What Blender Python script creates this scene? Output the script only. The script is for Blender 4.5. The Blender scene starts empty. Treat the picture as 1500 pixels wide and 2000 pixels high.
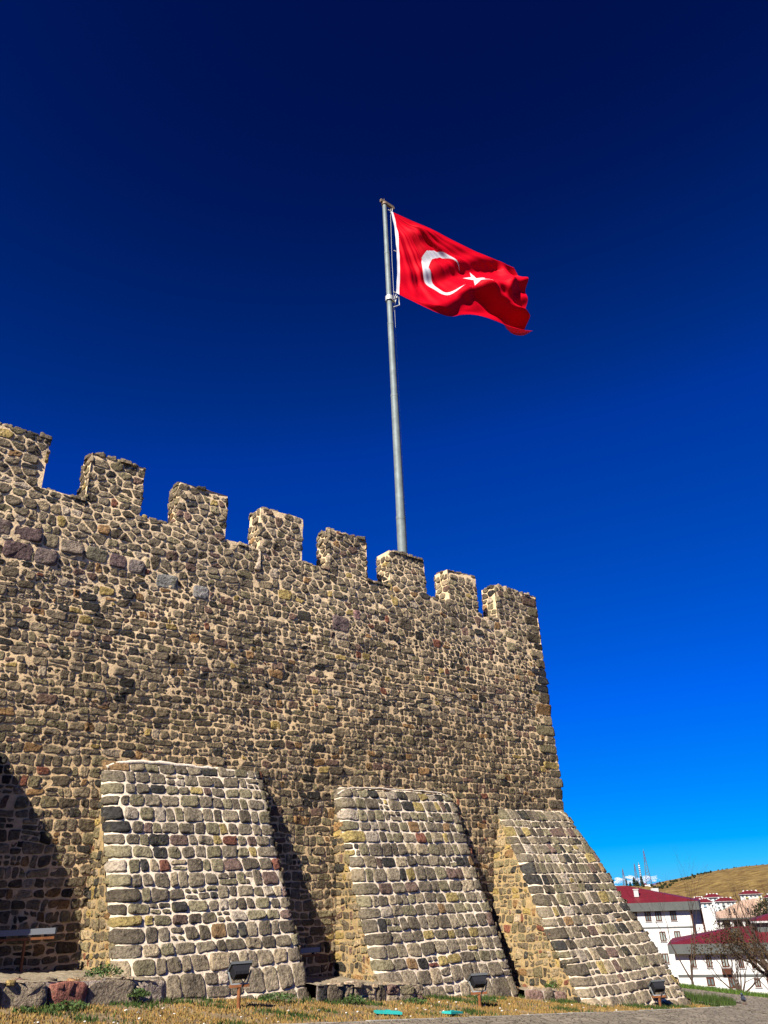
import bpy, math, random
import numpy as np
from mathutils import Matrix, Vector
random.seed(7); rng = np.random.default_rng(11)
scene = bpy.context.scene
COL = scene.collection
# ------------------------------------------------------------------ camera
cam_d = bpy.data.cameras.new('camera'); cam = bpy.data.objects.new('camera', cam_d); COL.objects.link(cam)
cam_d.sensor_fit = 'VERTICAL'; cam_d.sensor_height = 24.0; cam_d.lens = 18.0
cam_d.clip_start = 0.1; cam_d.clip_end = 40000
_r, _d, _f = (0.78064, -0.62389, -0.03694), (0.25339, 0.36998, -0.89382), (0.57132, 0.68838, 0.44691)
cam.matrix_world = Matrix(((_r[0], -_d[0], -_f[0], -5.14), (_r[1], -_d[1], -_f[1], -14.21), (_r[2], -_d[2], -_f[2], 1.6), (0, 0, 0, 1)))
scene.camera = cam
scene.cycles.volume_bounces = 8
scene.render.resolution_x, scene.render.resolution_y = 768, 1024
scene.view_settings.view_transform = 'Standard'; scene.view_settings.look = 'None'
scene.view_settings.exposure = 1.35; scene.view_settings.gamma = 1
# ------------------------------------------------------------------ light
SUN = Vector((-2.1, -1.0, 1.9)).normalized()
elev = math.asin(SUN.z); azim = math.atan2(SUN.x, SUN.y)
world = bpy.data.worlds.new('World'); scene.world = world; world.use_nodes = True
nt = world.node_tree; nt.nodes.clear()
out = nt.nodes.new('ShaderNodeOutputWorld'); bg = nt.nodes.new('ShaderNodeBackground'); sky = nt.nodes.new('ShaderNodeTexSky')
sky.sky_type = 'NISHITA'; sky.sun_disc = False; sky.sun_elevation = elev; sky.sun_rotation = azim
sky.altitude = 1900; sky.air_density = 1.0; sky.dust_density = 0.0; sky.ozone_density = 4.0
# the photograph's deep polarised blue: the Nishita sky's own brightness drives a blue tone curve
sep = nt.nodes.new('ShaderNodeSeparateColor'); nt.links.new(sky.outputs[0], sep.inputs[0])
nrm = nt.nodes.new('ShaderNodeMath'); nrm.operation = 'DIVIDE'; nrm.inputs[1].default_value = 12.0; nt.links.new(sep.outputs[1], nrm.inputs[0])
ramp = nt.nodes.new('ShaderNodeValToRGB'); nt.links.new(nrm.outputs[0], ramp.inputs[0])
STOPS = [(.066, (.0, .0055, .07)), (.0722, (0, .0075, .09)), (.0971, (0, .026, .223)), (.114, (0, .037, .342)), (.155, (0, .058, .445)), (.319, (0, .136, .896)), (.553, (0, .262, 1.01)), (.7585, (0, .402, 1.01)), (.85, (.026, .515, 1.01)), (.93, (.10, .56, 1.01))]
el_ = ramp.color_ramp.elements
el_[0].position = STOPS[0][0]; el_[1].position = STOPS[-1][0]
for p_, c_ in STOPS[1:-1]: el_.new(p_)
for e_, (p_, c_) in zip(el_, STOPS): e_.color = (*c_, 1)
nt.links.new(ramp.outputs[0], bg.inputs[0]); bg.inputs[1].default_value = 2 ** -scene.view_settings.exposure
nt.links.new(bg.outputs[0], out.inputs[0])
sl = bpy.data.lights.new('sun', 'SUN'); sl.energy = 5.0; sl.angle = math.radians(0.5); sl.color = (1.0, 0.94, 0.83)
so = bpy.data.objects.new('sun', sl); COL.objects.link(so); so.location = (-30, -12, 40)
so.rotation_euler = SUN.to_track_quat('Z', 'Y').to_euler()

# ------------------------------------------------------------------ helpers
def tag(o, label=None, cat=None, group=None, kind=None):
    if label: o['label'] = label
    if cat: o['category'] = cat
    if group: o['group'] = group
    if kind: o['kind'] = kind
    return o
def empty(name, loc, rz=0, label=None, cat=None, group=None):
    o = bpy.data.objects.new(name, None); COL.objects.link(o); o.location = loc; o.rotation_euler = (0, 0, rz)
    o.empty_display_size = 0.3
    return tag(o, label, cat, group)
def copy_tree(o, parent=None):
    c = o.copy(); COL.objects.link(c)
    if parent: c.parent = parent
    for ch in [x for x in bpy.data.objects if x.parent == o]: copy_tree(ch, c)
    return c
REFL = .66                                    # overall reflectance level that goes with the exposure above
class MB:
    """collects numpy pieces into one mesh; per-face material index, per-vertex colour"""
    def __init__(s): s.v = []; s.f = []; s.c = []; s.n = 0
    def add(s, v, faces, mi=0, col=(1, 1, 1), smooth=False):
        v = np.asarray(v, float).reshape(-1, 3); s.v.append(v)
        col = np.asarray(col, float)
        if col.ndim == 1: col = np.tile(col[:3], (len(v), 1))
        s.c.append(col)
        for fa in faces:
            fa = np.asarray(fa, int)
            if len(fa): s.f.append((fa + s.n, mi, smooth))
        s.n += len(v)
    def box(s, x0, x1, y0, y1, z0, z1, mi=0, col=(1, 1, 1), M=None):
        v = np.array([(x, y, z) for x in (x0, x1) for y in (y0, y1) for z in (z0, z1)], float)
        if M is not None: v = np.array([M @ Vector(p) for p in v])
        s.add(v, [[(0, 1, 3, 2), (4, 6, 7, 5), (0, 4, 5, 1), (2, 3, 7, 6), (0, 2, 6, 4), (1, 5, 7, 3)]], mi, col)
    def tube(s, pts, rad, n=8, mi=0, col=(1, 1, 1), cap=True, smooth=True):
        pts = [Vector(p) for p in pts]; k = len(pts)
        if not hasattr(rad, '__len__'): rad = [rad] * k
        vs = []; up = None
        for i, p in enumerate(pts):
            t = (pts[min(i + 1, k - 1)] - pts[max(i - 1, 0)]).normalized()
            if up is None: up = Vector((0, 0, 1)) if abs(t.z) < .9 else Vector((1, 0, 0))
            a = t.cross(up).normalized(); b = a.cross(t).normalized(); up = b
            for j in range(n):
                w = 2 * math.pi * j / n; vs.append(p + rad[i] * (math.cos(w) * a + math.sin(w) * b))
        q = [(i * n + j, i * n + (j + 1) % n, (i + 1) * n + (j + 1) % n, (i + 1) * n + j) for i in range(k - 1) for j in range(n)]
        s.add([tuple(v) for v in vs], [q], mi, col, smooth)
        if cap:
            s.add([tuple(v) for v in vs[:n]], [[tuple(range(n))[::-1]]], mi, col); s.add([tuple(v) for v in vs[-n:]], [[tuple(range(n))]], mi, col)
    def ico(s, c, r, sub=1, mi=0, col=(1, 1, 1), jit=0.0, scale=(1, 1, 1), smooth=True):
        t = (1 + 5 ** .5) / 2
        v = [(-1, t, 0), (1, t, 0), (-1, -t, 0), (1, -t, 0), (0, -1, t), (0, 1, t), (0, -1, -t), (0, 1, -t), (t, 0, -1), (t, 0, 1), (-t, 0, -1), (-t, 0, 1)]
        v = [np.array(p) / np.linalg.norm(p) for p in v]
        f = [(0, 11, 5), (0, 5, 1), (0, 1, 7), (0, 7, 10), (0, 10, 11), (1, 5, 9), (5, 11, 4), (11, 10, 2), (10, 7, 6), (7, 1, 8), (3, 9, 4), (3, 4, 2), (3, 2, 6), (3, 6, 8), (3, 8, 9), (4, 9, 5), (2, 4, 11), (6, 2, 10), (8, 6, 7), (9, 8, 1)]
        for _ in range(sub):
            cache = {}; nf = []
            def mid(a, b):
                k = (min(a, b), max(a, b))
                if k not in cache:
                    m = v[a] + v[b]; v.append(m / np.linalg.norm(m)); cache[k] = len(v) - 1
                return cache[k]
            for a, b, c_ in f:
                x, y, z = mid(a, b), mid(b, c_), mid(c_, a); nf += [(a, x, z), (b, y, x), (c_, z, y), (x, y, z)]
            f = nf
        V = np.array(v); V = V * (1 + jit * (rng.random((len(V), 1)) - .5)) * r * np.array(scale) + np.array(c)
        s.add(V, [f], mi, col, smooth)
    def build(s, name, mats, parent=None):
        me = bpy.data.meshes.new(name); V = np.concatenate(s.v); me.vertices.add(len(V)); me.vertices.foreach_set('co', V.ravel())
        L = np.concatenate([f.ravel() for f, _, _ in s.f]); cnt = np.concatenate([np.full(len(f), f.shape[1]) for f, _, _ in s.f])
        mi = np.concatenate([np.full(len(f), m) for f, m, _ in s.f]); sm = np.concatenate([np.full(len(f), g) for f, _, g in s.f])
        me.loops.add(len(L)); me.loops.foreach_set('vertex_index', L.astype(np.int32))
        me.polygons.add(len(cnt)); st = np.concatenate([[0], np.cumsum(cnt)[:-1]])
        me.polygons.foreach_set('loop_start', st.astype(np.int32)); me.polygons.foreach_set('loop_total', cnt.astype(np.int32))
        if not isinstance(mats, (list, tuple)): mats = [mats]
        for m in mats: me.materials.append(m)
        me.polygons.foreach_set('material_index', mi.astype(np.int32)); me.polygons.foreach_set('use_smooth', sm.astype(bool))
        me.update(calc_edges=True)
        ca = me.color_attributes.new('Col', 'FLOAT_COLOR', 'POINT'); C = np.concatenate(s.c) * (1 if name in ('field', 'hoist_band') else REFL)
        ca.data.foreach_set('color', np.concatenate([C, np.ones((len(C), 1))], 1).astype(np.float32).ravel())
        me.validate()
        o = bpy.data.objects.new(name, me); COL.objects.link(o)
        if parent: o.parent = parent
        return o
def mat(name, col=(.5, .5, .5), rough=.8, metal=0, var=0.0, vscale=5.0, bump=0.0, bscale=20.0, attr=False, spec=None, trans=0, bdist=.01, detail=6):
    if name not in ('white_render', 'hazed_rock'): col = tuple(c * REFL for c in col)
    m = bpy.data.materials.new(name); m.use_nodes = True; n = m.node_tree.nodes; l = m.node_tree.links
    b = n['Principled BSDF']; b.inputs['Roughness'].default_value = rough; b.inputs['Metallic'].default_value = metal
    spec = .12 if spec is None else spec
    if spec is not None: b.inputs['Specular IOR Level'].default_value = spec
    b.inputs['Base Color'].default_value = (*col, 1)
    tc = n.new('ShaderNodeTexCoord'); src = None
    if attr:
        a = n.new('ShaderNodeAttribute'); a.attribute_name = 'Col'; src = a.outputs['Color']
    if var > 0:
        t = n.new('ShaderNodeTexNoise'); t.inputs['Scale'].default_value = vscale; t.inputs['Detail'].default_value = detail; t.inputs['Roughness'].default_value = .7
        l.new(tc.outputs['Object'], t.inputs['Vector'])
        mr = n.new('ShaderNodeMapRange'); mr.inputs['From Min'].default_value = .3; mr.inputs['From Max'].default_value = .7
        mr.inputs['To Min'].default_value = 1 - var; mr.inputs['To Max'].default_value = 1 + var; l.new(t.outputs[0], mr.inputs['Value'])
        mx = n.new('ShaderNodeMix'); mx.data_type = 'RGBA'; mx.blend_type = 'MULTIPLY'; mx.inputs[0].default_value = 1
        if src: l.new(src, mx.inputs[6])
        else: mx.inputs[6].default_value = (*col, 1)
        l.new(mr.outputs[0], mx.inputs[7]); src = mx.outputs[2]
    if src: l.new(src, b.inputs['Base Color'])
    if bump > 0:
        t = n.new('ShaderNodeTexNoise'); t.inputs['Scale'].default_value = bscale; t.inputs['Detail'].default_value = 5; t.inputs['Roughness'].default_value = .65
        l.new(tc.outputs['Object'], t.inputs['Vector']); bp = n.new('ShaderNodeBump'); bp.inputs['Strength'].default_value = bump; bp.inputs['Distance'].default_value = bdist
        l.new(t.outputs[0], bp.inputs['Height']); l.new(bp.outputs[0], b.inputs['Normal'])
    return m
def stone_mat():
    m = mat('hewn_stone', attr=True, var=.0, rough=.92, bump=1.0, bscale=17, bdist=.06, spec=.12)
    n = m.node_tree.nodes; l = m.node_tree.links; b = n['Principled BSDF']; tc = n['Texture Coordinate']
    a = n['Attribute']
    def noise(sc, det=5, ro=.7):
        t = n.new('ShaderNodeTexNoise'); t.inputs['Scale'].default_value = sc; t.inputs['Detail'].default_value = det; t.inputs['Roughness'].default_value = ro
        l.new(tc.outputs['Object'], t.inputs['Vector']); return t.outputs[0]
    def rng_(sock, a0, a1, b0, b1):
        r = n.new('ShaderNodeMapRange'); r.inputs[1].default_value = a0; r.inputs[2].default_value = a1; r.inputs[3].default_value = b0; r.inputs[4].default_value = b1
        l.new(sock, r.inputs[0]); return r.outputs[0]
    def mix(f, c1, c2, bt='MIX'):
        x = n.new('ShaderNodeMix'); x.data_type = 'RGBA'; x.blend_type = bt
        if isinstance(f, float): x.inputs[0].default_value = f
        else: l.new(f, x.inputs[0])
        for i, c in ((6, c1), (7, c2)):
            if isinstance(c, tuple): x.inputs[i].default_value = (*[k_ * REFL for k_ in c], 1)
            else: l.new(c, x.inputs[i])
        return x.outputs[2]
    c = mix(1.0, a.outputs['Color'], rng_(noise(17, 8, .8), .34, .66, .3, 1.95), 'MULTIPLY')
    c = mix(rng_(noise(5), .55, .75, 0, .55), c, (.23, .20, .09))           # ochre lichen
    c = mix(rng_(noise(9), .62, .72, 0, .5), c, (.36, .34, .30))            # pale mineral bloom
    c = mix(rng_(noise(70, 3), .62, .7, 0, .8), c, (.03, .028, .026))       # pits
    l.new(c, b.inputs['Base Color'])
    return m
STONE = stone_mat()
MORTAR = mat('lime_mortar', attr=True, var=.28, vscale=9, rough=.95, bump=.8, bscale=30, bdist=.02, spec=.1)
METAL = mat('galvanised_steel', (.20, .235, .235), .6, .2, var=.25, vscale=3, bump=.1, bscale=40)

# ------------------------------------------------------------------ masonry
def clip(poly, nx, ny, d):
    """keep nx*x+ny*y<=d"""
    res = []; k = len(poly)
    for i in range(k):
        a = poly[i]; b = poly[(i + 1) % k]; da = nx * a[0] + ny * a[1] - d; db = nx * b[0] + ny * b[1] - d
        if da <= 0: res.append(a)
        if (da < 0 < db) or (db < 0 < da):
            t = da / (da - db); res.append((a[0] + t * (b[0] - a[0]), a[1] + t * (b[1] - a[1])))
    return res
def area(p): return .5 * abs(sum(p[i][0] * p[(i + 1) % len(p)][1] - p[(i + 1) % len(p)][0] * p[i][1] for i in range(len(p))))
def rubble(u0, u1, v0, v1, hf, wf, gap=.02, jit=.38, rects=(), skip=.0):
    """irregular coursed rubble: Voronoi cells of jittered rows; hf(v), wf(v) mean stone height and width"""
    sites = []; v = v0 - .1
    while v < v1 + .2:
        h = hf(v) * random.uniform(.7, 1.3); w = wf(v); u = u0 - random.random() * w; ph = random.random() * 9
        while u < u1 + w:
            ww = w * random.choice((.55, .8, 1, 1, 1.25, 1.6)); 
            if random.random() > skip:
                sites.append((u + ww / 2 + random.uniform(-jit, jit) * ww * .4, v + h / 2 + random.uniform(-jit, jit) * h * .6 + .05 * math.sin(u * 1.7 + ph)))
            if ww > w * .9 and random.random() < .12: sites[-1:] = [(u + ww / 2, v + h * .25), (u + ww / 2 + .03, v + h * .78)]
            u += ww
        v += h
    sites = [s for s in sites if not any(r[0] < s[0] < r[1] and r[2] < s[1] < r[3] for r in rects)]
    A = 1.35; B = .45; grid = {}
    for i, s in enumerate(sites): grid.setdefault((int(s[0] // B), int(s[1] // B)), []).append(i)
    cells = []
    for i, s in enumerate(sites):
        gx, gy = int(s[0] // B), int(s[1] // B); W = .5
        near = []
        for x in (gx - 1, gx, gx + 1):
            for y in (gy - 1, gy, gy + 1): near += grid.get((x, y), ())
        near = sorted(((sites[j][0] - s[0]) ** 2 + ((sites[j][1] - s[1]) * A) ** 2, j) for j in near if j != i)
        p = [(s[0] - W, s[1] - W), (s[0] + W, s[1] - W), (s[0] + W, s[1] + W), (s[0] - W, s[1] + W)]
        g = gap * random.uniform(.6, 1.4)
        for d2, j in near[:18]:
            q = sites[j]; nx, ny = q[0] - s[0], (q[1] - s[1]) * A * A; L = math.hypot(nx, ny) or 1e-6; nx /= L; ny /= L
            p = clip(p, nx, ny, nx * (q[0] + s[0]) / 2 + ny * (q[1] + s[1]) / 2 - g)
            if len(p) < 3: break
        if len(p) < 3: continue
        for r in rects:
            if r[0] - .5 < s[0] < r[1] + .5 and r[2] - .5 < s[1] < r[3] + .5:
                k = max((r[0] - s[0], 0), (s[0] - r[1], 1), (r[2] - s[1], 2), (s[1] - r[3], 3))
                n_ = ((1, 0, r[0]), (-1, 0, -r[1]), (0, 1, r[2]), (0, -1, -r[3]))[k[1]]
                p = clip(p, n_[0], n_[1], n_[2] - g)
                if len(p) < 3: break
        if len(p) >= 3 and area(p) > .0012: cells.append((s, p))
    for r in rects:
        w, h = r[1] - r[0], r[3] - r[2]; e = .006
        cells.append((((r[0] + r[1]) / 2, (r[2] + r[3]) / 2), [(r[0] + e, r[2] + e), ((r[0] + r[1]) / 2, r[2]), (r[1] - e, r[2] + e), (r[1], (r[2] + r[3]) / 2), (r[1] - e, r[3] - e), ((r[0] + r[1]) / 2, r[3]), (r[0] + e, r[3] - e), (r[0], (r[2] + r[3]) / 2)], r[4] if len(r) > 4 else None))
    return cells
WCH = (.55, .7, .8, .9, 1, 1.1, 1.25, 1.5, 1.8)
def courses(u0, u1, v0, v1, hf, wf, gap=.022, ext=(.03, .03), small=.1, jig=1.0):
    """coursed blocks with wavering bed joints"""
    vs = [v0]
    while vs[-1] < v1: vs.append(vs[-1] + hf(vs[-1]) * random.uniform(.75, 1.25))
    if vs[-1] - v1 > .5 * (vs[-1] - vs[-2]) and len(vs) > 2: vs.pop()
    vs[-1] = v1
    amp = [random.uniform(.006, .02) * jig for _ in vs]; ph = [random.random() * 9 for _ in vs]; fr = [random.uniform(1.5, 4) for _ in vs]
    amp[0] = amp[-1] = .004
    bed = lambda i, u: vs[i] + amp[i] * math.sin(u * fr[i] + ph[i]) + amp[i] * .6 * math.sin(u * fr[i] * 3.1 + ph[i] * 2)
    cells = []
    for i in range(len(vs) - 1):
        h = vs[i + 1] - vs[i]; w = wf(vs[i]); u = u0; first = True
        while u < u1 - .02:
            ww = w * random.choice(WCH if jig > 1 else (.6, .75, .9, 1, 1.1, 1.3)) * (1.25 if first else 1); ww = max(ww, h * .62)
            nu = u + ww
            if u1 - nu < w * .4: nu = u1
            a0 = u - (ext[0] if first else 0); a1 = nu + (ext[1] if nu >= u1 else 0)
            tl = random.uniform(-.03, .03); g = gap * random.uniform(.7, 1.4)
            parts = [(0, 1)]
            if random.random() < small and h > .16: c = random.uniform(.4, .6); parts = [(0, c), (c, 1)]
            for p0, p1 in parts:
                subs = [(a0, a1)]
                if len(parts) > 1 and random.random() < .6: c = a0 + (a1 - a0) * random.uniform(.4, .6); subs = [(a0, c), (c, a1)]
                for b0, b1 in subs:
                    f = lambda u_, t: bed(i, u_) * (1 - t) + bed(i + 1, u_) * t
                    x0, x1 = b0 + g * (0 if b0 == a0 and first else 1), b1 - g * (0 if nu >= u1 and b1 == a1 else 1)
                    if x1 - x0 < .04: continue
                    mu = (x0 + x1) / 2; gz = g / h; j = lambda s=.012: random.uniform(-s, s) * jig
                    q0, q1 = p0 + gz, p1 - gz
                    P = [(x0 + j(), f(x0, q0) + j()), (mu + j(.03), f(mu, q0) - abs(j(.006))), (x1 + j(), f(x1, q0) + j()), (x1 + .006, f(x1, (q0 + q1) / 2)),
                         (x1 + tl + j(), f(x1, q1) + j()), (mu + j(.03), f(mu, q1) + abs(j(.006))), (x0 + tl * .5 + j(), f(x0, q1) + j()), (x0 - .006, f(x0, (q0 + q1) / 2))]
                    cells.append(((mu, f(mu, .5)), P))
            u = nu; first = False
    return cells
PAL = [((.125, .110, .090), 30), ((.172, .150, .118), 22), ((.085, .074, .061), 20), ((.155, .142, .100), 13), ((.235, .20, .15), 6), ((.034, .034, .036), 7), ((.12, .085, .078), 5), ((.14, .062, .048), .9), ((.235, .19, .085), 2.2), ((.27, .24, .21), 3), ((.19, .125, .07), 3)]
_pc = np.array([p[0] for p in PAL]); _pw = np.array([p[1] for p in PAL], float)
def stone_col(tint=(1, 1, 1), w=None):
    ww = _pw if w is None else np.array(w, float)
    c = _pc[rng.choice(len(_pc), p=ww / ww.sum())] * rng.uniform(.75, 1.3)
    return c * np.array(tint) * np.array([1.31, 1.205, 1.06])
NO = 20
def stones(mb, cells, P, bul=(.03, .06), tint=(1, 1, 1), weights=None, rnd=0, colf=None):
    """P(u,v)->xyz arrays (vectorised); adds a rounded rough stone per cell"""
    V = []; C = []
    for cell in cells:
        s, poly = cell[0], cell[1]
        p = np.array(poly)
        for _ in range(rnd + 1):
            q = np.roll(p, -1, 0); fr = random.uniform(.08, .19); p = np.stack([p * (1 - fr) + q * fr, p * fr + q * (1 - fr)], 1).reshape(-1, 2)
        q = np.vstack([p, p[:1]]); L = np.concatenate([[0], np.cumsum(np.linalg.norm(np.diff(q, axis=0), axis=1))])
        t = np.linspace(0, L[-1], NO, endpoint=False) + random.random() * .01
        o = np.stack([np.interp(t, L, q[:, 0]), np.interp(t, L, q[:, 1])], 1); c = o.mean(0)
        o = c + (o - c) * (1 + rng.normal(0, .03, (NO, 1)))
        sz = min(np.ptp(o[:, 0]), np.ptp(o[:, 1])); b = random.uniform(*bul) * min(1.2, .45 + sz * 2.6)
        tx, ty = rng.normal(0, .13, 2)
        rings = []
        ins = [0, min(.005, sz * .035), min(.016, sz * .11), sz * .32]; hh = [-.03, .6, .95, 1.0]
        for k in range(4):
            rr_ = np.linalg.norm(o - c, axis=1, keepdims=True); pu = c + (o - c) * np.clip(1 - ins[k] / np.maximum(rr_, 1e-4), .25, 1)
            h = (b * hh[k] * (1 + rng.normal(0, .17, NO)) if k else np.full(NO, -.03))
            if k: h = h + ((pu - c) @ np.array([tx, ty])) * (.5 if k == 1 else 1) + (rng.normal(0, .005, NO) if k > 1 else 0)
            if k: h = np.maximum(h, b * .4 + .004)
            rings.append(np.column_stack([pu, h]))
        rings.append(np.array([[c[0], c[1], b * random.uniform(.85, 1.15)]]))
        R = np.vstack(rings); uv = R[:, :2]
        X = P(uv[:, 0], uv[:, 1]); e = .01
        cx = P(np.array([c[0] - e, c[0] + e, c[0], c[0]]), np.array([c[1], c[1], c[1] - e, c[1] + e]))
        N = np.cross(cx[1] - cx[0], cx[3] - cx[2]); N /= np.linalg.norm(N)
        V.append(X + N * R[:, 2:3])
        col = cell[2] if len(cell) > 2 and cell[2] is not None else (colf(s) if colf else stone_col(tint, weights))
        C.append(np.tile(np.array(col)[:3], (len(R), 1)))
    if not V: return
    n = len(V); V = np.concatenate(V); C = np.concatenate(C); K = NO * 4 + 1
    q = np.array([(k * NO + j, k * NO + (j + 1) % NO, (k + 1) * NO + (j + 1) % NO, (k + 1) * NO + j) for k in range(3) for j in range(NO)])
    t = np.array([(3 * NO + j, 3 * NO + (j + 1) % NO, 4 * NO) for j in range(NO)]); off = np.arange(n)[:, None, None] * K
    mb.add(V, [(q[None] + off).reshape(-1, 4), (t[None] + off).reshape(-1, 3)], 0, C, True)
def clipbox(cells, u0, u1, v0, v1):
    r = []
    for c in cells:
        if not (u0 < c[0][0] < u1 and v0 < c[0][1] < v1): continue
        p = c[1]
        for a in ((1, 0, u1), (-1, 0, -u0), (0, 1, v1), (0, -1, -v0)):
            if len(p) > 2: p = clip(p, *a)
        if len(p) > 2 and area(p) > .0015: r.append((c[0], p) + tuple(c[2:]))
    return r
def wob(x, z): return .02 * np.sin(x * 1.9 + z * .7) + .018 * np.sin(z * 2.3 - x * .8 + 1) + .012 * np.sin(x * 4.1 + 2) * np.sin(z * 3.7)
def sheet(mb, P, u0, u1, v0, v1, step=.09, amp=.008, colf=None, col=(.6, .45, .3), mi=1, keep=None):
    nu = max(2, int((u1 - u0) / step) + 1); nv = max(2, int((v1 - v0) / step) + 1)
    U, Vv = np.meshgrid(np.linspace(u0, u1, nu), np.linspace(v0, v1, nv)); U = U.ravel(); Vv = Vv.ravel()
    X = P(U, Vv); X = X + rng.normal(0, amp, X.shape) * np.array([.3, 1, .3])
    C = np.tile(np.array(col), (len(X), 1)) if colf is None else colf(U, Vv)
    i = np.arange(nu * nv).reshape(nv, nu)
    q = np.stack([i[:-1, :-1], i[:-1, 1:], i[1:, 1:], i[1:, :-1]], -1).reshape(-1, 4)
    if keep is not None:
        k = keep(U[q].mean(1), Vv[q].mean(1)); q = q[k]
    mb.add(X, [q], mi, C, True)
WX0, WX1 = -6.2, 12.49
WALL_D = 5.0
MER = [(-5.2, -4.0, 10.04), (-3.07, -1.94, 10.02), (-1.09, .03, 10.0), (.87, 2.02, 9.92), (2.9, 4.05, 9.88), (4.85, 6.01, 9.84), (6.77, 7.98, 9.73), (8.85, 9.92, 9.66), (10.71, 12.49, 9.59)]
def crenel(x): return np.interp(x, [-2, 0, 4, 8, 10.2, 12.5], [8.92, 8.87, 8.77, 8.70, 8.55, 8.5])
root = empty('castle_wall', (3.2, 0, 0), 0, 'crenellated fortress wall of dark rubble stone in cream mortar with three sloping buttresses', 'castle wall')
OFF = np.array([3.2, 0, 0])
def PW(x, z):
    x = np.asarray(x, float); z = np.asarray(z, float)
    return np.stack([x, -wob(x, z), z], -1) - OFF
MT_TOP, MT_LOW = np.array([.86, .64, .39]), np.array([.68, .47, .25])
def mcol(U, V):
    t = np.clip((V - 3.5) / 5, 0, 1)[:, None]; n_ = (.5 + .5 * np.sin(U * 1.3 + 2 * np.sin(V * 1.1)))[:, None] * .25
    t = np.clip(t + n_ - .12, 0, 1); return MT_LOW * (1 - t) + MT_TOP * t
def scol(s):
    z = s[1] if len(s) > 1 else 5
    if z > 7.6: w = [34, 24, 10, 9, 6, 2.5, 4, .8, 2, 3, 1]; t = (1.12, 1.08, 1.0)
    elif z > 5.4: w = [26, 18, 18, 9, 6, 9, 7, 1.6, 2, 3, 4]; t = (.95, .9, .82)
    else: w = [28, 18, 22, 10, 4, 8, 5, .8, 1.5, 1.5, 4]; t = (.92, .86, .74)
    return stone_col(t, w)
rects = []
def addrect(x0, x1, z0, z1, col=None):
    if any(x0 < r[1] + .1 and x1 > r[0] - .1 and z0 < r[3] + .1 and z1 > r[2] - .1 for r in rects): return
    rects.append((x0, x1, z0, z1, col))
for k, (x, w) in enumerate([(-2.75, .42), (-2.28, .5), (-1.74, .27), (-1.42, .44), (-.93, .43), (-.45, .34), (-.06, .33)]):     # row of squared blocks high on the left
    rects.append((x, x + w, 7.78 - .03 * k, 8.06 - .03 * k, [(.16, .115, .10), (.12, .08, .075), (.24, .19, .12), (.26, .2, .15), (.19, .165, .11), (.15, .10, .095), (.20, .16, .14)][k]))
for k, (x, w) in enumerate([(-2.9, .4), (-2.4, .5), (-1.85, .42)]): rects.append((x, x + w, 7.36, 7.68, [(.15, .1, .09), (.13, .085, .08), (.17, .125, .11)][k]))
addrect(-.75, -.22, 7.3, 7.66, (.36, .26, .23)); addrect(1.35, 1.72, 7.32, 7.62, (.27, .25, .23)); addrect(.55, 1.0, 7.42, 7.7, (.22, .21, .19))
addrect(5.55, 5.75, 7.62, 7.85, (.33, .19, .17)); addrect(4.9, 5.4, 7.25, 7.6, (.17, .12, .11))
z = 3.5; k = 0
while z < 9.3:                                                        # quoins up the right-hand corner
    h = random.uniform(.2, .34); w = (.62, .36)[k % 2] + random.uniform(-.06, .08)
    c = None
    if abs(z - 6.9) < .35: c = (.035, .034, .036)
    if z + h > 9.3: h = 9.54 - z
    rects.append((WX1 - w, WX1 + .035, z + .012, z + h - .012, c if c else tuple(stone_col((.85, .82, .72), [20, 12, 25, 14, 8, 3, 3, .5, 3, 0, 3])))); z += h; k += 1
for _ in range(420):
    x = random.uniform(-3.3, 11.6); z = random.uniform(7.3, 8.1); big = random.random() < .4
    w = random.uniform(.26, .44) * (1 if big else .8); h = w * random.uniform(.5, .8)
    if len(rects) < 75: addrect(x, x + w, z, z + h)
    if random.random() < .25: addrect(x + w + .02, x + w * 2, z, z + h * .97)
hf = lambda v: .175 if v > 7.6 else (.125 if v > 4.6 else .165)
wf = lambda v: .235 if v > 7.6 else (.185 if v > 4.6 else .225)
cells = rubble(WX0, WX1, 7.15, 10.1, hf, wf, gap=.0145, rects=rects)
ZC = 7.2
cells = [((c[0]), clip(c[1], 0, -1, -ZC - .01)) + tuple(c[2:]) for c in cells if c[0][1] > ZC]
qr = [r for r in rects if r[3] < ZC + .3 and r[1] > WX1 and r[2] < ZC]
cells = [c for c in cells if not (len(c) > 2 and c[0][0] > WX1 - .7 and c[0][1] < ZC + .3 and c[0][1] > ZC and any(abs(c[0][1] - (r[2] + r[3]) / 2) < .01 for r in qr))]
low = courses(WX0, WX1, -1.6, 5.0, lambda v: .165 if v < 4.2 else .14, lambda v: .2, gap=.0135, small=.22, jig=1.5) + courses(WX0, WX1, 5.0, ZC, lambda v: .155, lambda v: .21, gap=.0145, small=.32, jig=1.6)
for c in low:
    p = c[1]; ok = True
    for r in qr:
        if r[2] - .12 < c[0][1] < r[3] + .12 and c[0][0] > r[0] - .5:
            if r[0] < c[0][0] and r[2] < c[0][1] < r[3]: ok = False; break
            if r[2] < c[0][1] < r[3] and len(p) > 2: p = clip(p, 1, 0, r[0] - .012)
            elif c[0][0] > r[0] and len(p) > 2: p = clip(p, 0, 1, r[2] - .01) if c[0][1] < r[2] else clip(p, 0, -1, -r[3] - .01)
    if ok and len(p) > 2: cells.append((c[0], p))
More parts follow.
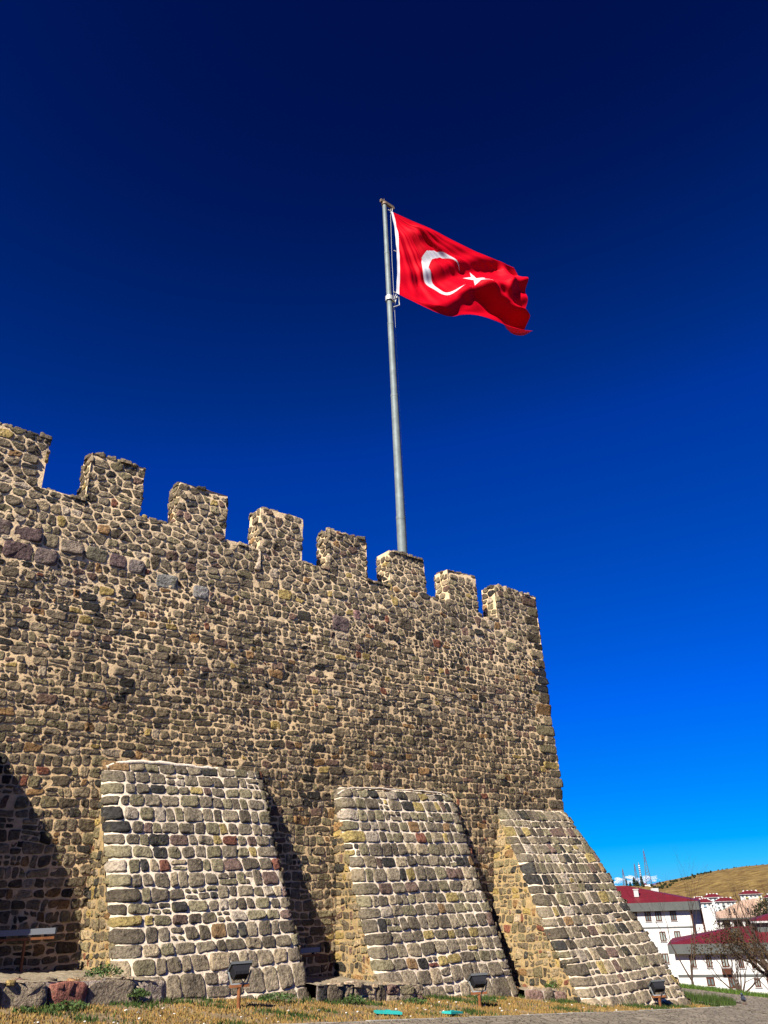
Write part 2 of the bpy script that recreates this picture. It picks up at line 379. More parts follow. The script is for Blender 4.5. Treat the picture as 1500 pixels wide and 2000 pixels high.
for r in qr: e = .006; cells.append((((r[0] + WX1) / 2, (r[2] + r[3]) / 2), [(r[0] + e, r[2] + e), ((r[0] + r[1]) / 2, r[2]), (r[1] - e, r[2] + e), (r[1], (r[2] + r[3]) / 2), (r[1] - e, r[3] - e), ((r[0] + r[1]) / 2, r[3]), (r[0] + e, r[3] - e), (r[0], (r[2] + r[3]) / 2)], r[4]))
cells = [c for c in cells if len(c[1]) > 2]
wallc = []; merc = [[] for _ in MER]
for c in cells:
    (x, z), p = c[0], c[1]; cz = float(crenel(x)); mi = next((i for i, m in enumerate(MER) if m[0] - .02 < x < m[1] + .02), None)
    if x > WX1 or x < WX0: continue
    if z > cz:
        if mi is None or z > MER[mi][2]: continue
        m = MER[mi]; p = clip(p, -1, 0, -(m[0] - .03)); p = clip(p, 1, 0, m[1] + .03) if len(p) > 2 else p; p = clip(p, 0, 1, m[2] - .01) if len(p) > 2 else p
    else:
        p = clip(p, 1, 0, WX1 + .035)
        if mi is None and len(p) > 2: p = clip(p, 0, 1, cz - .015)
    if len(p) < 3 or area(p) < .0015: continue
    (merc[mi] if z > cz else wallc).append((c[0], p) + c[2:])
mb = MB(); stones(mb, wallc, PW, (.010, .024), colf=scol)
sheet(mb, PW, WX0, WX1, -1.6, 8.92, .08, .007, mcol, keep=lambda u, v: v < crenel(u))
# end face (faces the town) and the tops of the crenels
def PE(u, v):
    u = np.asarray(u, float); v = np.asarray(v, float); return np.stack([np.full_like(u, WX1), u, v], -1) - OFF
stones(mb, clipbox(rubble(0.02, WALL_D, -1.6, 8.45, lambda v: .22, lambda v: .3, gap=.018), 0, WALL_D, -1.6, 8.5), PE, (.03, .05), colf=scol)
sheet(mb, PE, 0, WALL_D, -1.6, 8.5, .25, .004, mcol)
for (m0, m1) in zip(MER[:-1], MER[1:]):
    zc = float(crenel((m0[1] + m1[0]) / 2)); 
    def PT(u, v, zc=zc): u = np.asarray(u, float); return np.stack([u, np.asarray(v, float), crenel(u)], -1) - OFF
    stones(mb, clipbox(rubble(m0[1], m1[0], 0, .55, lambda v: .2, lambda v: .24, gap=.01), m0[1] - .02, m1[0] + .02, -.03, .55), PT, (.02, .055), (1.1, 1.05, .95))
mb.build('wall_face', [STONE, MORTAR], root)
core = MB(); core.box(WX0 + .02 - 3.2, WX1 - .03 - 3.2, .05, WALL_D, -2.5, 8.3, 0, MT_TOP)      # solid core with the wall walk on top
xs = np.linspace(WX0 + .03, WX1 - .03, 40)
for a, b in zip(xs[:-1], xs[1:]): core.box(a - 3.2, b - 3.2, .06, .55, 8.25, float(min(crenel(a), crenel(b))) - .005, 0, MT_TOP)
core.build('wall_core', [MORTAR], root)
for i, (x0, x1, zt) in enumerate(MER):
    o_ = np.array([(x0 + x1) / 2, 0, 0]); mb = MB(); OFF_S = OFF.copy()
    zb = float(crenel((x0 + x1) / 2)) - .02; D = .52
    def PF(u, v): return PW(u, v)
    stones(mb, merc[i], PF, (.011, .026), colf=scol); sheet(mb, PF, x0, x1, zb - .15, zt, .08, .006, mcol)
    def PL(u, v, x=x0): u = np.asarray(u, float); v = np.asarray(v, float); return np.stack([np.full_like(u, x), D - u, v], -1) - OFF
    def PR(u, v, x=x1): u = np.asarray(u, float); v = np.asarray(v, float); return np.stack([np.full_like(u, x), u, v], -1) - OFF
    def PB(u, v): u = np.asarray(u, float); v = np.asarray(v, float); return np.stack([x1 + x0 - u, np.full_like(u, D), v], -1) - OFF
    def PU(u, v, zt=zt): u = np.asarray(u, float); v = np.asarray(v, float); return np.stack([u, v, np.full_like(u, zt)], -1) - OFF
    h2 = lambda v: .17; w2 = lambda v: .22
    for PP, a, b in ((PL, 0, D), (PR, 0, D), (PB, x0, x1)):
        cc = []
        for c in rubble(a, b, zb, zt, h2, w2, gap=.015):
            if a < c[0][0] < b and zb - .02 < c[0][1] < zt:
                p = clip(c[1], 1, 0, b + .025); p = clip(p, -1, 0, -(a - .025)) if len(p) > 2 else p; p = clip(p, 0, 1, zt) if len(p) > 2 else p
                if len(p) > 2 and area(p) > .001: cc.append((c[0], p))
        stones(mb, cc, PP, (.018, .036), (1.1, 1.05, .98)); sheet(mb, PP, a, b, zb - .1, zt, .1, .0, mcol)
    cc = []
    for c in rubble(x0 - .03, x1 + .03, -.04, D + .04, lambda v: .17, lambda v: .26, gap=.008):
        if x0 - .03 < c[0][0] < x1 + .03 and -.04 < c[0][1] < D + .04:
            p = clip(c[1], 1, 0, x1 + .045); p = clip(p, -1, 0, -(x0 - .045)) if len(p) > 2 else p; p = clip(p, 0, -1, .05) if len(p) > 2 else p; p = clip(p, 0, 1, D + .04) if len(p) > 2 else p
            if len(p) > 2 and area(p) > .002: cc.append((c[0], p))
    stones(mb, cc, PU, (.02, .075), (1.1, 1.05, .98)); sheet(mb, PU, x0, x1, 0, D, .1, .0, mcol)
    m = mb.build('merlon', [STONE, MORTAR], root)

# buttresses ------------------------------------------------------------
BUT = [dict(xl=[(-2, -.06), (4, -.1)], xr=3.08, prof=[(-.8, 2.4), (.17, 1.94), (1.34, 1.36), (2.53, .78), (3.62, .30), (3.9, .12), (3.97, 0)], z0=-.3, rl=.30, tone=(.73, .60, .455)),
       dict(xl=[(-2, 5.0), (4, 4.95)], xr=8.36, prof=[(-1.2, 2.0), (-.39, 1.66), (.92, 1.14), (2.25, .62), (3.3, .28), (3.62, .12), (3.74, 0)], z0=-.9, rl=.22, tone=(.73, .60, .455)),
       dict(xl=[(-1.5, 9.15), (.8, 9.3), (3.4, 9.95)], xr=12.49, prof=[(-1.5, 3.2), (-.71, 2.83), (.21, 2.27), (1.16, 1.63), (2.4, .84), (3.3, .18), (3.46, 0)], z0=-1.3, rl=.22, tone=(.70, .57, .42))]
def buttress(B, first):
    pz = np.array([p[0] for p in B['prof']]); po = np.array([p[1] for p in B['prof']])
    # slope-length parameter
    zz = np.linspace(B['z0'], pz[-1], 200); oo = np.interp(zz, pz, po); L = np.concatenate([[0], np.cumsum(np.hypot(np.diff(zz), np.diff(oo)))])
    Lm = L[-1]; xlz = np.array([p[0] for p in B['xl']]); xlx = np.array([p[1] for p in B['xl']]); xr = B['xr']; rl = B['rl']
    W_ = xr - xlx.mean()
    def PFb(u, v):                                                     # front
        u = np.asarray(u, float); v = np.asarray(v, float); z = np.interp(v, L, zz); o = np.interp(v, L, oo)
        xl = np.interp(z, xlz, xlx); x = xl + (xr - xl) * u / W_
        dl = np.clip(rl - (x - xl), 0, rl); dr = np.clip(.12 - (xr - x), 0, .12)
        o = o - (rl - np.sqrt(np.maximum(rl * rl - dl * dl, 0))) * .9 - (.12 - np.sqrt(np.maximum(.0144 - dr * dr, 0))) * .8
        o = np.maximum(o, -.02) + .6 * wob(x * 1.3, z * 1.4)
        return np.stack([x, -o, z], -1) - OFF
    mb = MB()
    bw = [26, 18, 15, 20, 6, 8, 5, .5, 4, 3, 1.5]
    def cf(s):
        t = s[1] / Lm
        return stone_col((.92, .92, .90) if t > .25 else (1.02, 1.0, .98), bw if t > .25 else [40, 30, 10, 3, 8, 1, 1, .6, .5, 5, 0])
    cells = courses(0, W_, 0, Lm - .04, lambda v: .33 if v < .7 else .25, lambda v: .37 if v < .7 else .275, gap=.0185, ext=(.02, .03), small=.05)
    if B['rl'] == .22 and first == 1:                                   # the dark red block low on the middle buttress
        i = min(range(len(cells)), key=lambda k: (cells[k][0][0] - 1.35) ** 2 + (cells[k][0][1] - 1.45) ** 2); cells[i] = cells[i][:2] + ((.15, .055, .04),)
    stones(mb, cells, PFb, (.013, .027), rnd=0, colf=cf)
    tone = np.array(B['tone']); sheet(mb, lambda u, v: PFb(u, v) + np.array([0, .011, 0]), 0, W_, 0, Lm, .07, .006, lambda U, V: tone * (1 + .1 * np.sin(U * 3 + V * 2))[:, None])
    # left and right sides
    for side in (0, 1):
        def PS(u, v, side=side):
            u = np.asarray(u, float); v = np.asarray(v, float)
            x = np.interp(v, xlz, xlx) if side == 0 else np.full_like(v, xr); y = -u
            y = u if side == 1 else -u
            x = x + (-.02 * np.sin(v * 3 + u * 2) if side == 0 else 0)
            return np.stack([x, y, v], -1) - OFF
        # side 0: u = out distance (0..prof); orientation so that normal faces -x : (du=-y, dv=z) -> cross(-y,z) = -x
        cc = []
        om = po.max()
        for c in courses(0 if side == 0 else -om, om if side == 0 else 0, B['z0'], pz[-1], lambda v: .15, lambda v: .15, gap=.017, small=.3, jig=2.0):
            u = abs(c[0][0]) if (side == 0) == (c[0][0] > 0) else -1; v = c[0][1]
            if v < B['z0'] or v > pz[-1]: continue
            lim = np.interp(v, pz, po) - (rl * .8 if side == 0 else .03)
            if u < -.02 or u > lim: continue
            sg = 1 if side == 0 else -1; p = c[1]
            sl_ = (np.interp(v + .05, pz, po) - np.interp(v - .05, pz, po)) / .1     # limit line u = lim0 + sl*(v-v0)
            p = clip(p, sg, -sl_, lim + .06 - sl_ * v)
            if len(p) > 2 and area(p) > .001: cc.append((c[0], p))
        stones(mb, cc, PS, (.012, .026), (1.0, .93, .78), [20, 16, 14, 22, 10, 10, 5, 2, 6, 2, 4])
        n1, n2 = 26, 40; zs = np.linspace(B['z0'], pz[-1], n2); rows = []
        for zv in zs:
            o_ = np.interp(zv, pz, po) - (rl * .86 if side == 0 else .09); us = np.linspace(-.05, max(o_, -.04), n1) * (1 if side == 0 else -1)
            rows.append(PS(us, np.full(n1, zv)))
        X = np.array(rows).reshape(-1, 3); i = np.arange(n1 * n2).reshape(n2, n1); q = np.stack([i[:-1, :-1], i[:-1, 1:], i[1:, 1:], i[1:, :-1]], -1).reshape(-1, 4)
        if side == 1: q = q[:, ::-1]
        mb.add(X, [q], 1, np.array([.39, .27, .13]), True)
    return mb.build('buttress', [STONE, MORTAR], root)
for i, B in enumerate(BUT): buttress(B, i)
# one more just left of the picture, whose shadow falls across the wall
B0 = dict(BUT[0]); B0['xl'] = [(-2, -6), (4, -6)]; B0['xr'] = -2.02; B0['prof'] = [(-.2, 1.05), (2.67, .95), (3.09, .89), (3.44, .79), (3.81, .58), (4.0, .33), (4.1, 0)]; B0['z0'] = -.1
buttress(B0, 9)
# mortar fillets along the buttress heads
for (x0, x1, zt, r0) in ((-.05, 3.1, 3.97, .04), (4.98, 8.3, 3.74, .018)):
    fm = MB(); k = 30; pts = []
    for j in range(k):
        t = j / (k - 1); x = x0 + (x1 - x0) * t; drop = .16 * max(0, abs(2 * t - 1) ** 6)
        pts.append((x - 3.2, -.09 + random.uniform(-.012, .012), zt + .01 - drop + random.uniform(-.012, .012) - .09 * t * (x1 < 4)))
    fm.tube(pts, [r0 * random.uniform(.7, 1.1) for _ in pts], 7, 0, (.80, .68, .54)); fm.build('mortar_fillet', [MORTAR], root)

def G(x, y): return .57 - .093 * x + .074 * y
# plinths between the buttresses ---------------------------------------
def plinth(x0, x1, ya, yb, hh, wst, red=None):
    mb = MB(); Lx = x1 - x0
    def PP(u, v):
        u = np.asarray(u, float); v = np.asarray(v, float); t = u / Lx; x = x0 + u; y = ya + (yb - ya) * t
        return np.stack([x, y + .03 * np.sin(x * 2), G(x, y) - .08 + v], -1) - OFF
    HH = hh + .08; cells = []
    u = 0
    while u < Lx:
        w = random.uniform(.75, 1.35) * wst; e = .02
        nrow = [(.12, .97)] if random.random() < .7 else [(.1, .5), (.54, .98)]
        for a, b in nrow:
            cells.append(((u + w / 2, (a + b) / 2), [(u + e, a), (u + w / 2, a - .04), (u + w - e, a + .03), (u + w - .01, (a + b) / 2), (u + w - e, b), (u + w / 2, b + .05), (u + e, b - .03), (u + .01, (a + b) / 2)]))
        u += w
    cc = []
    for c in cells:
        col = stone_col((1.35, 1.3, 1.25), [40, 30, 8, 4, 8, 1, 3, .5, .5, 6, 0])
        if red is not None and abs(c[0][0] + x0 - red) < wst * .5: col = (.30, .12, .085)
        cc.append((c[0], c[1], col))
    # scale v so that a stone's thickness is in metres
    stones(mb, [(c[0], [(a, b * HH) for a, b in c[1]], c[2]) for c in cc], PP, (.03, .05))
    sheet(mb, PP, 0, Lx, 0, HH, .08, .008, col=(.55, .44, .34))
    # rubble-strewn top
    def PTp(u, v):
        u = np.asarray(u, float); v = np.asarray(v, float); t = u / Lx; x = x0 + u; yf = ya + (yb - ya) * t; y = (yf - .03) * (1 - v)
        z = G(x, yf) + hh - .006 + .04 * v + .02 * np.sin(x * 5 + y * 3) * np.sin(y * 6)
        return np.stack([x, y, z], -1) - OFF
    sheet(mb, PTp, 0, Lx, 0, 1, .05, .018, lambda U, V: np.array([.32, .26, .18]) * (1 + .2 * np.sin(U * 7 + V * 9) * np.sin(V * 13))[:, None])
    flat = []
    for _ in range(int(Lx * 7)):
        u_, v_ = random.uniform(.2, Lx - .2), random.uniform(.03, .5) ** 1.5; s_ = random.uniform(.05, .16)
        flat.append(((u_, v_), [(u_ + s_ * math.cos(a) * random.uniform(.7, 1.2), v_ + s_ * .4 * math.sin(a) * random.uniform(.7, 1.2)) for a in np.linspace(0, 6.28, 8)[:-1]], stone_col((1.3, 1.2, 1.15), [30, 20, 5, 5, 14, 1, 8, 1, 1, 8, 4])))
    stones(mb, flat, PTp, (.015, .045))
    return mb.build('plinth', [STONE, MORTAR], root)
plinth(-6.5, .25, -3.75, -2.15, .27, .56, red=-1.25)
plinth(3.0, 5.35, -2.2, -2.05, .24, .27)
plinth(8.3, 9.6, -1.78, -2.2, .16, .3)

# ------------------------------------------------------------------ ground
EX, EY = .86577, .50044                      # horizontal direction of the town view; right = (EY,-EX)
CX, CY = -5.14, -14.21
def da(x, y): return (x - CX) * EX + (y - CY) * EY, (x - CX) * EY - (y - CY) * EX
def xy(d, a): return CX + d * EX + a * EY, CY + d * EY - a * EX
CRA = [-3000, -1500, -700, -400, -141, -106, -50, 5, 58, 110, 300, 800, 3000]
CRZ = [10, 0, -20, -22, -5, 8, 16, 24, 30, 31, 45, 30, 10]
def sm(t): t = np.clip(t, 0, 1); return t * t * (3 - 2 * t)
def terrain(x, y):
    x = np.asarray(x, float); y = np.asarray(y, float); d, a = da(x, y)
    pl = np.clip(G(x, y), -3.0, 3.0)
    z = np.interp(d, [0, 26.5, 28, 44, 110, 200, 500, 850, 1000], [0, 0, -.5, -8.5, -11.5, -14, -24, -30, -29])
    w = sm((d - 26.5) / 4); base = np.where(d < 26.5, pl, pl * (1 - w) + w * 0 + z * 1.0 - .0)
    base = np.where(d > 44, z, base)
    cz = np.interp(a, CRA, CRZ); t = (d - 1000) / 1000
    up = -29 + (cz + 29) * np.sin(np.clip(t, 0, 1) * math.pi / 2) ** 1.15
    h = np.where(d > 1000, up, base); h = np.where(d > 2000, cz - (d - 2000) * .03, h)
    kn = np.exp(-((d - 1500) / 190) ** 2) * np.interp(a, [-300, -200, -150, -100, -86, -60], [.2, .9, 1, .93, .55, 0])
    h = np.where(d > 900, np.maximum(h, -29 + 31.5 * kn), h)
    h = h + np.where(d > 900, 2.2 * np.sin(a * .05 + d * .011) * np.sin(d * .017) * np.clip((d - 900) / 400, 0, 1) * np.clip((2000 - d) / 400, 0, 1), 0)
    return h
ds = np.concatenate([np.arange(-60, 0, 6), np.arange(0, 26, 1.3), np.arange(26, 30, .5), np.arange(30, 46, 1.5), np.arange(48, 120, 8), np.arange(120, 900, 40), np.arange(900, 2150, 18), np.arange(2200, 9000, 400)])
as_ = np.concatenate([-np.geomspace(3000, 330, 12), np.arange(-300, 330, 12), np.geomspace(340, 3000, 12)])
asn = np.concatenate([-np.geomspace(3000, 40, 16), np.arange(-36, 40, 3), np.geomspace(42, 3000, 16)])
def gridmesh(ds, aa, col):
    D_, A_ = np.meshgrid(ds, aa, indexing='ij'); x, y = xy(D_.ravel(), A_.ravel()); X = np.stack([x, y, terrain(x, y)], -1)
    i = np.arange(len(ds) * len(aa)).reshape(len(ds), len(aa)); q = np.stack([i[:-1, :-1], i[:-1, 1:], i[1:, 1:], i[1:, :-1]], -1).reshape(-1, 4)[:, ::-1]
    return X, q
mnear = mat('dry_ground', (.27, .195, .11), .95, var=.45, vscale=1.3, bump=.8, bscale=12, bdist=.05)
mhill = mat('dry_grass_hill', (.36, .25, .10), .95, var=.35, vscale=.02, bump=.6, bscale=.15, bdist=2)
n = mhill.node_tree.nodes; l = mhill.node_tree.links                   # contour-like tufts and bare patches
tc = n['Texture Coordinate']; mp = n.new('ShaderNodeMapping'); mp.inputs['Rotation'].default_value = (0, 0, math.radians(60)); mp.inputs['Scale'].default_value = (.004, .02, .06); t2 = n.new('ShaderNodeTexNoise'); t2.inputs['Scale'].default_value = 4; t2.inputs['Detail'].default_value = 8; t2.inputs['Roughness'].default_value = .75
l.new(tc.outputs['Object'], mp.inputs[0]); l.new(mp.outputs[0], t2.inputs['Vector'])
cr = n.new('ShaderNodeValToRGB'); cr.color_ramp.elements[0].position = .38; cr.color_ramp.elements[0].color = (0.0792, 0.0449, 0.0132, 1); cr.color_ramp.elements[1].position = .62; cr.color_ramp.elements[1].color = (0.2112, 0.1419, 0.0462, 1)
e_ = cr.color_ramp.elements.new(.5); e_.color = (0.1320, 0.0858, 0.0264, 1)
l.new(t2.outputs[0], cr.inputs[0]); l.new(cr.outputs[0], n['Principled BSDF'].inputs['Base Color'])
mb = MB(); X, q = gridmesh(ds[ds <= 48.1], asn, None); mb.add(X, [q], 0, (1, 1, 1), True); tag(mb.build('ground', [mnear]), 'dry castle terrace with sparse yellow grass', 'ground', kind='structure')
mb = MB(); X, q = gridmesh(ds[ds >= 48], as_, None); mb.add(X, [q], 0, (1, 1, 1), True); tag(mb.build('hillside', [mhill]), 'golden dry grass hillside rising behind the town', 'hillside', kind='structure')
# mountains; the violet of distance haze is put into the rock colour
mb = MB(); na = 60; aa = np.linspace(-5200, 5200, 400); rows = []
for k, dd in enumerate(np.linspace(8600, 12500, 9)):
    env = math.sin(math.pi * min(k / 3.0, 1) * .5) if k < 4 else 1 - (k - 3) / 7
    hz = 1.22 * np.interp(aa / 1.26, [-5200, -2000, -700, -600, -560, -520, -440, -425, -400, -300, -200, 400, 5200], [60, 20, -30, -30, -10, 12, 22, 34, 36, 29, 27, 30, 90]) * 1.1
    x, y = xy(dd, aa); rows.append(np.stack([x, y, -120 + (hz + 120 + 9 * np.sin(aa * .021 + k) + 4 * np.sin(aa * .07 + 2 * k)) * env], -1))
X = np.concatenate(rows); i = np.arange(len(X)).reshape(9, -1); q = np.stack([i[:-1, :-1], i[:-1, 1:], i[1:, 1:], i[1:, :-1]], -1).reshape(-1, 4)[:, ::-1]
mb.add(X, [q], 0, (1, 1, 1), True); tag(mb.build('mountains', [mat('hazed_rock', (.10, .09, .19), .95, var=.3, vscale=.004)]), 'distant mountain ridge with painted violet haze beyond the town', 'mountains', kind='structure')
# cloud
mb = MB()
for (a, z, r) in [(-860, 55, 60), (-800, 70, 75), (-740, 90, 70), (-700, 60, 80), (-640, 62, 60), (-600, 60, 62), (-570, 72, 64), (-535, 84, 46), (-510, 74, 30), (-900, 40, 50), (-545, 50, 50)]:
    for _ in range(6):
        x, y = xy(11000 + random.uniform(-300, 300), a * 1.375 + random.uniform(-60, 60)); mb.ico((x, y, z * 1.3 - 20 + random.uniform(-25, 25)), r * random.uniform(.28, .5), 2, 0, jit=.03, scale=(1.5, 1.5, .55))
cm = bpy.data.materials.new('cloud_vapour'); cm.use_nodes = True; n = cm.node_tree.nodes; n.remove(n['Principled BSDF'])
pvn = n.new('ShaderNodeVolumePrincipled'); pvn.inputs['Color'].default_value = (1, 1, 1, 1); pvn.inputs['Density'].default_value = .008; cm.node_tree.links.new(pvn.outputs[0], n['Material Output'].inputs['Volume']); tag(mb.build('cloud', [cm]), 'small white cloud low behind the radio masts', 'cloud', kind='structure')

# path ------------------------------------------------------------------
PATH_E = [(-40, -8.5), (-10, -5.0), (-2.5, -4.5), (0, -4.35), (2.96, -4.1), (5, -3.93), (7.08, -3.77), (9.39, -3.57), (12.22, -3.33), (13.8, -3.1), (14.7, -2.55), (14.9, -1.9), (14.4, -1.1), (13.6, -.2), (13.3, 1.5), (13.3, 9)]
path_px = np.array([p[0] for p in PATH_E[:10]]); path_py = np.array([p[1] for p in PATH_E[:10]])
mp_ = mat('stone_paving', (.25, .21, .16), .9, var=.35, vscale=2.0, bump=.6, bscale=18, bdist=.03)
n = mp_.node_tree.nodes; l = mp_.node_tree.links; tc = n['Texture Coordinate']
vo = n.new('ShaderNodeTexVoronoi'); vo.feature = 'DISTANCE_TO_EDGE'; vo.inputs['Scale'].default_value = 6.5; l.new(tc.outputs['Object'], vo.inputs['Vector'])
mr = n.new('ShaderNodeMapRange'); mr.inputs[1].default_value = .0; mr.inputs[2].default_value = .07; mr.inputs[3].default_value = .45; mr.inputs[4].default_value = 1; l.new(vo.outputs[0], mr.inputs[0])
mx = n.new('ShaderNodeMix'); mx.data_type = 'RGBA'; mx.blend_type = 'MULTIPLY'; mx.inputs[0].default_value = 1
pv = n['Principled BSDF'].inputs['Base Color'].links[0].from_socket; l.new(pv, mx.inputs[6]); l.new(mr.outputs[0], mx.inputs[7]); l.new(mx.outputs[2], n['Principled BSDF'].inputs['Base Color'])
bp2 = n.new('ShaderNodeBump'); bp2.inputs['Strength'].default_value = 1; bp2.inputs['Distance'].default_value = .025; l.new(mr.outputs[0], bp2.inputs['Height']); l.new(n['Bump'].outputs[0], bp2.inputs['Normal']); l.new(bp2.outputs[0], n['Principled BSDF'].inputs['Normal'])
mb = MB()
def pathpts():
    P = []
    step = .22
    xs = np.arange(-40, 26, step)
    return xs
# strip grid: for each x column from the far boundary down to y=-30
xs = np.arange(-24, 24.01, .2); cols = []
ny = 70
for x in xs:
    if x <= 13.3: yt = np.interp(x, path_px, path_py)
    else:
        # terrace edge: d(x,y)=25.7  -> y
        yt = (25.7 - (x - CX) * EX) / EY + CY
        yt = min(yt, 6.0)
    yb = -8.2
    tt = np.linspace(0, 1, ny) ** 1.8; ys = yt + (yb - yt) * tt
    cols.append(np.stack([np.full(ny, x), ys, G(x, ys) + .03], -1))
X = np.concatenate(cols); X[:, 2] += rng.normal(0, .004, len(X)); i = np.arange(len(X)).reshape(len(xs), ny); q = np.stack([i[:-1, :-1], i[:-1, 1:], i[1:, 1:], i[1:, :-1]], -1).reshape(-1, 4)
cen = X[q].mean(1)
def in_bed(x, y):      # planted tongue at the foot of the corner buttress
    return (x > 13.2) & (x < 15.0) & (y < np.interp(x, [13.2, 13.6, 14.4, 14.9, 15], [-.1, -.2, -1.1, -1.8, -2.2])) & (y > np.interp(x, [13.2, 13.8, 14.7, 15], [-3.18, -3.1, -2.6, -2.2]))
q = q[~in_bed(cen[:, 0], cen[:, 1])]
q = q[(cen[~in_bed(cen[:, 0], cen[:, 1])][:, 2] > -3)]
mb.add(X, [q], 0, (1, 1, 1), True); tag(mb.build('path', [mp_]), 'pale cobbled path along the foot of the castle', 'path', kind='structure')
# unseen dark lawn added to cut light bouncing onto the wall
mb = MB(); U_, V_ = np.meshgrid(np.linspace(-24, 24, 120), np.linspace(-8.2, -60, 110)); U_ = U_.ravel(); V_ = V_.ravel(); dd_, _a = da(U_, V_)
X = np.stack([U_, V_, np.clip(G(U_, V_), -2.98, 3) + .02], -1); i = np.arange(len(X)).reshape(110, 120); q = np.stack([i[:-1, :-1], i[1:, :-1], i[1:, 1:], i[:-1, 1:]], -1).reshape(-1, 4); q = q[dd_[q].max(1) < 25.5]
mb.add(X, [q], 0, (1, 1, 1), True); tag(mb.build('absorber', [mat('absorber_green', (.045, .06, .02), .95, var=.4, vscale=2, bump=.8, bscale=30, bdist=.04)]), 'unseen dark lawn on the near side of the path', 'absorber', kind='structure')
# kerb line between grass and paving
mb = MB(); u = -12.0
KP = np.array(PATH_E[1:11]); 
def kxy(t): return np.interp(t, KP[:, 0], KP[:, 1])
u = -9
while u < 13.8:
    w = random.uniform(.3, .6); y0, y1 = kxy(u), kxy(u + w); zc = G(u + w / 2, y0)
    Mx = Matrix.Translation((u + w / 2, (y0 + y1) / 2 + .03, zc)) @ Matrix.Rotation(math.atan2(y1 - y0, w), 4, 'Z') @ Matrix.Rotation(math.atan(.093), 4, 'Y')
    mb.box(-w / 2 + .008, w / 2 - .008, -.05, .05, -.1, .034 + random.uniform(-.005, .005), 0, (1, 1, 1), Mx); u += w
tag(mb.build('kerb', [mat('kerb_stone', (.38, .35, .31), .9, var=.3, vscale=3, bump=.5, bscale=20)]), 'low stone kerb between grass and path', 'kerb', kind='structure')

# grass -----------------------------------------------------------------
def blades(mb, x, y, z, h, col, w=.012, lean=.5):
    n_ = len(x); th = rng.random(n_) * 6.283; ct, st = np.cos(th), np.sin(th); le = rng.random(n_) * lean * h; ph = rng.random(n_) * 6.283
    a = np.stack([x - ct * w, y - st * w, z], -1); b = np.stack([x + ct * w, y + st * w, z], -1)
    m = np.stack([x + np.cos(ph) * le * .4, y + np.sin(ph) * le * .4, z + h * .6], -1); c = np.stack([x + np.cos(ph) * le, y + np.sin(ph) * le, z + h], -1)
    m1 = m + np.stack([ct * w * .7, st * w * .7, 0 * ct], -1)
    V = np.stack([a, b, m1, m, c], 1).reshape(-1, 3); o = np.arange(n_)[:, None] * 5
    mb.add(V, [o + np.array([[0, 1, 2, 3]]), o + np.array([[3, 2, 4]])], 0, np.repeat(col, 5, 0))
GRASS = mat('grass_blades', attr=True, rough=.8, spec=.1)
def blocked(x, y):
    b = y > np.interp(x, [-6.5, .25], [-3.8, -2.2]) * (x < .25)
    f = np.full_like(x, -9.0)
    for (x0, x1, o) in ((.0, 3.1, 1.93), (3.1, 5.2, 2.15), (5.0, 8.4, 1.62), (8.4, 9.4, 2.1), (9.2, 12.5, 2.75)):
        b = b | ((x > x0) & (x < x1) & (y > -o))
    return b
mb = MB(); n_ = 95000
x = rng.uniform(-5, 15.2, n_); yt = kxy(np.clip(x, -9, 13.8)); y = yt + .05 + rng.random(n_) * 3.4
def pn(x, y, s, p): return np.sin(x * s + p) * np.sin(y * s * 1.3 + p * 2) + .6 * np.sin(x * s * 2.3 + y * s * 1.1 + p * 3)
gr = pn(x, y, 2.1, .7) + .5 * pn(x, y, 6, 2)
k = ~blocked(x, y) & ((x < 13.2) | in_bed(x, y)) & (y < .2)
dens = np.clip(.62 + .45 * pn(x, y, 3.3, 1.9), .05, 1); k &= rng.random(n_) < dens
x, y, gr = x[k], y[k], gr[k]; bed = x > 13.0; near_wall = (blocked(x, y + .45)).astype(float)
g = (gr + near_wall * 1.1 + bed * 3 + rng.normal(0, .35, len(x))) > 1.0
yel = np.array([.30, .19, .06]); gre = np.array([.05, .08, .018]); col = np.where(g[:, None], gre, yel) * rng.uniform(.6, 1.3, (len(x), 1)); col[:, 0] *= rng.uniform(.85, 1.15, len(x))
h = np.where(g, rng.uniform(.03, .075, len(x)), rng.uniform(.015, .045, len(x))); h = np.where(bed, rng.uniform(.06, .17, len(x)), h)
blades(mb, x, y, G(x, y) + .0, h, col)
# band beyond the paving along the terrace edge
n2 = 26000; d_ = rng.uniform(25.75, 27.2, n2); a_ = rng.uniform(-4, 6, n2); x, y = xy(d_, a_); col = np.array([.07, .12, .02]) * rng.uniform(.6, 1.5, (n2, 1))
blades(mb, x, y, terrain(x, y), rng.uniform(.04, .14, n2), col, w=.014)
tag(mb.build('grass', [GRASS]), 'short dry yellow grass with green tufts along the wall foot', 'grass', kind='stuff')
mb = MB()
for _ in range(80):
    x = random.uniform(-3, 12.5); y = float(kxy(x)) + random.uniform(.1, 1.6)
    if blocked(np.array([x]), np.array([y]))[0]: continue
    mb.ico((x, y, G(x, y) + .012), random.uniform(.007, .02), 1, 0, (1, 1, 1), jit=.4, scale=(1.3, 1, .7))
tag(mb.build('pebbles', [mat('pale_pebble', (.72, .68, .62), .8, var=.2)]), 'white pebbles scattered in the yellow grass', 'pebbles', kind='stuff')
LEAF = mat('leaf_green', attr=True, rough=.6, spec=.2)
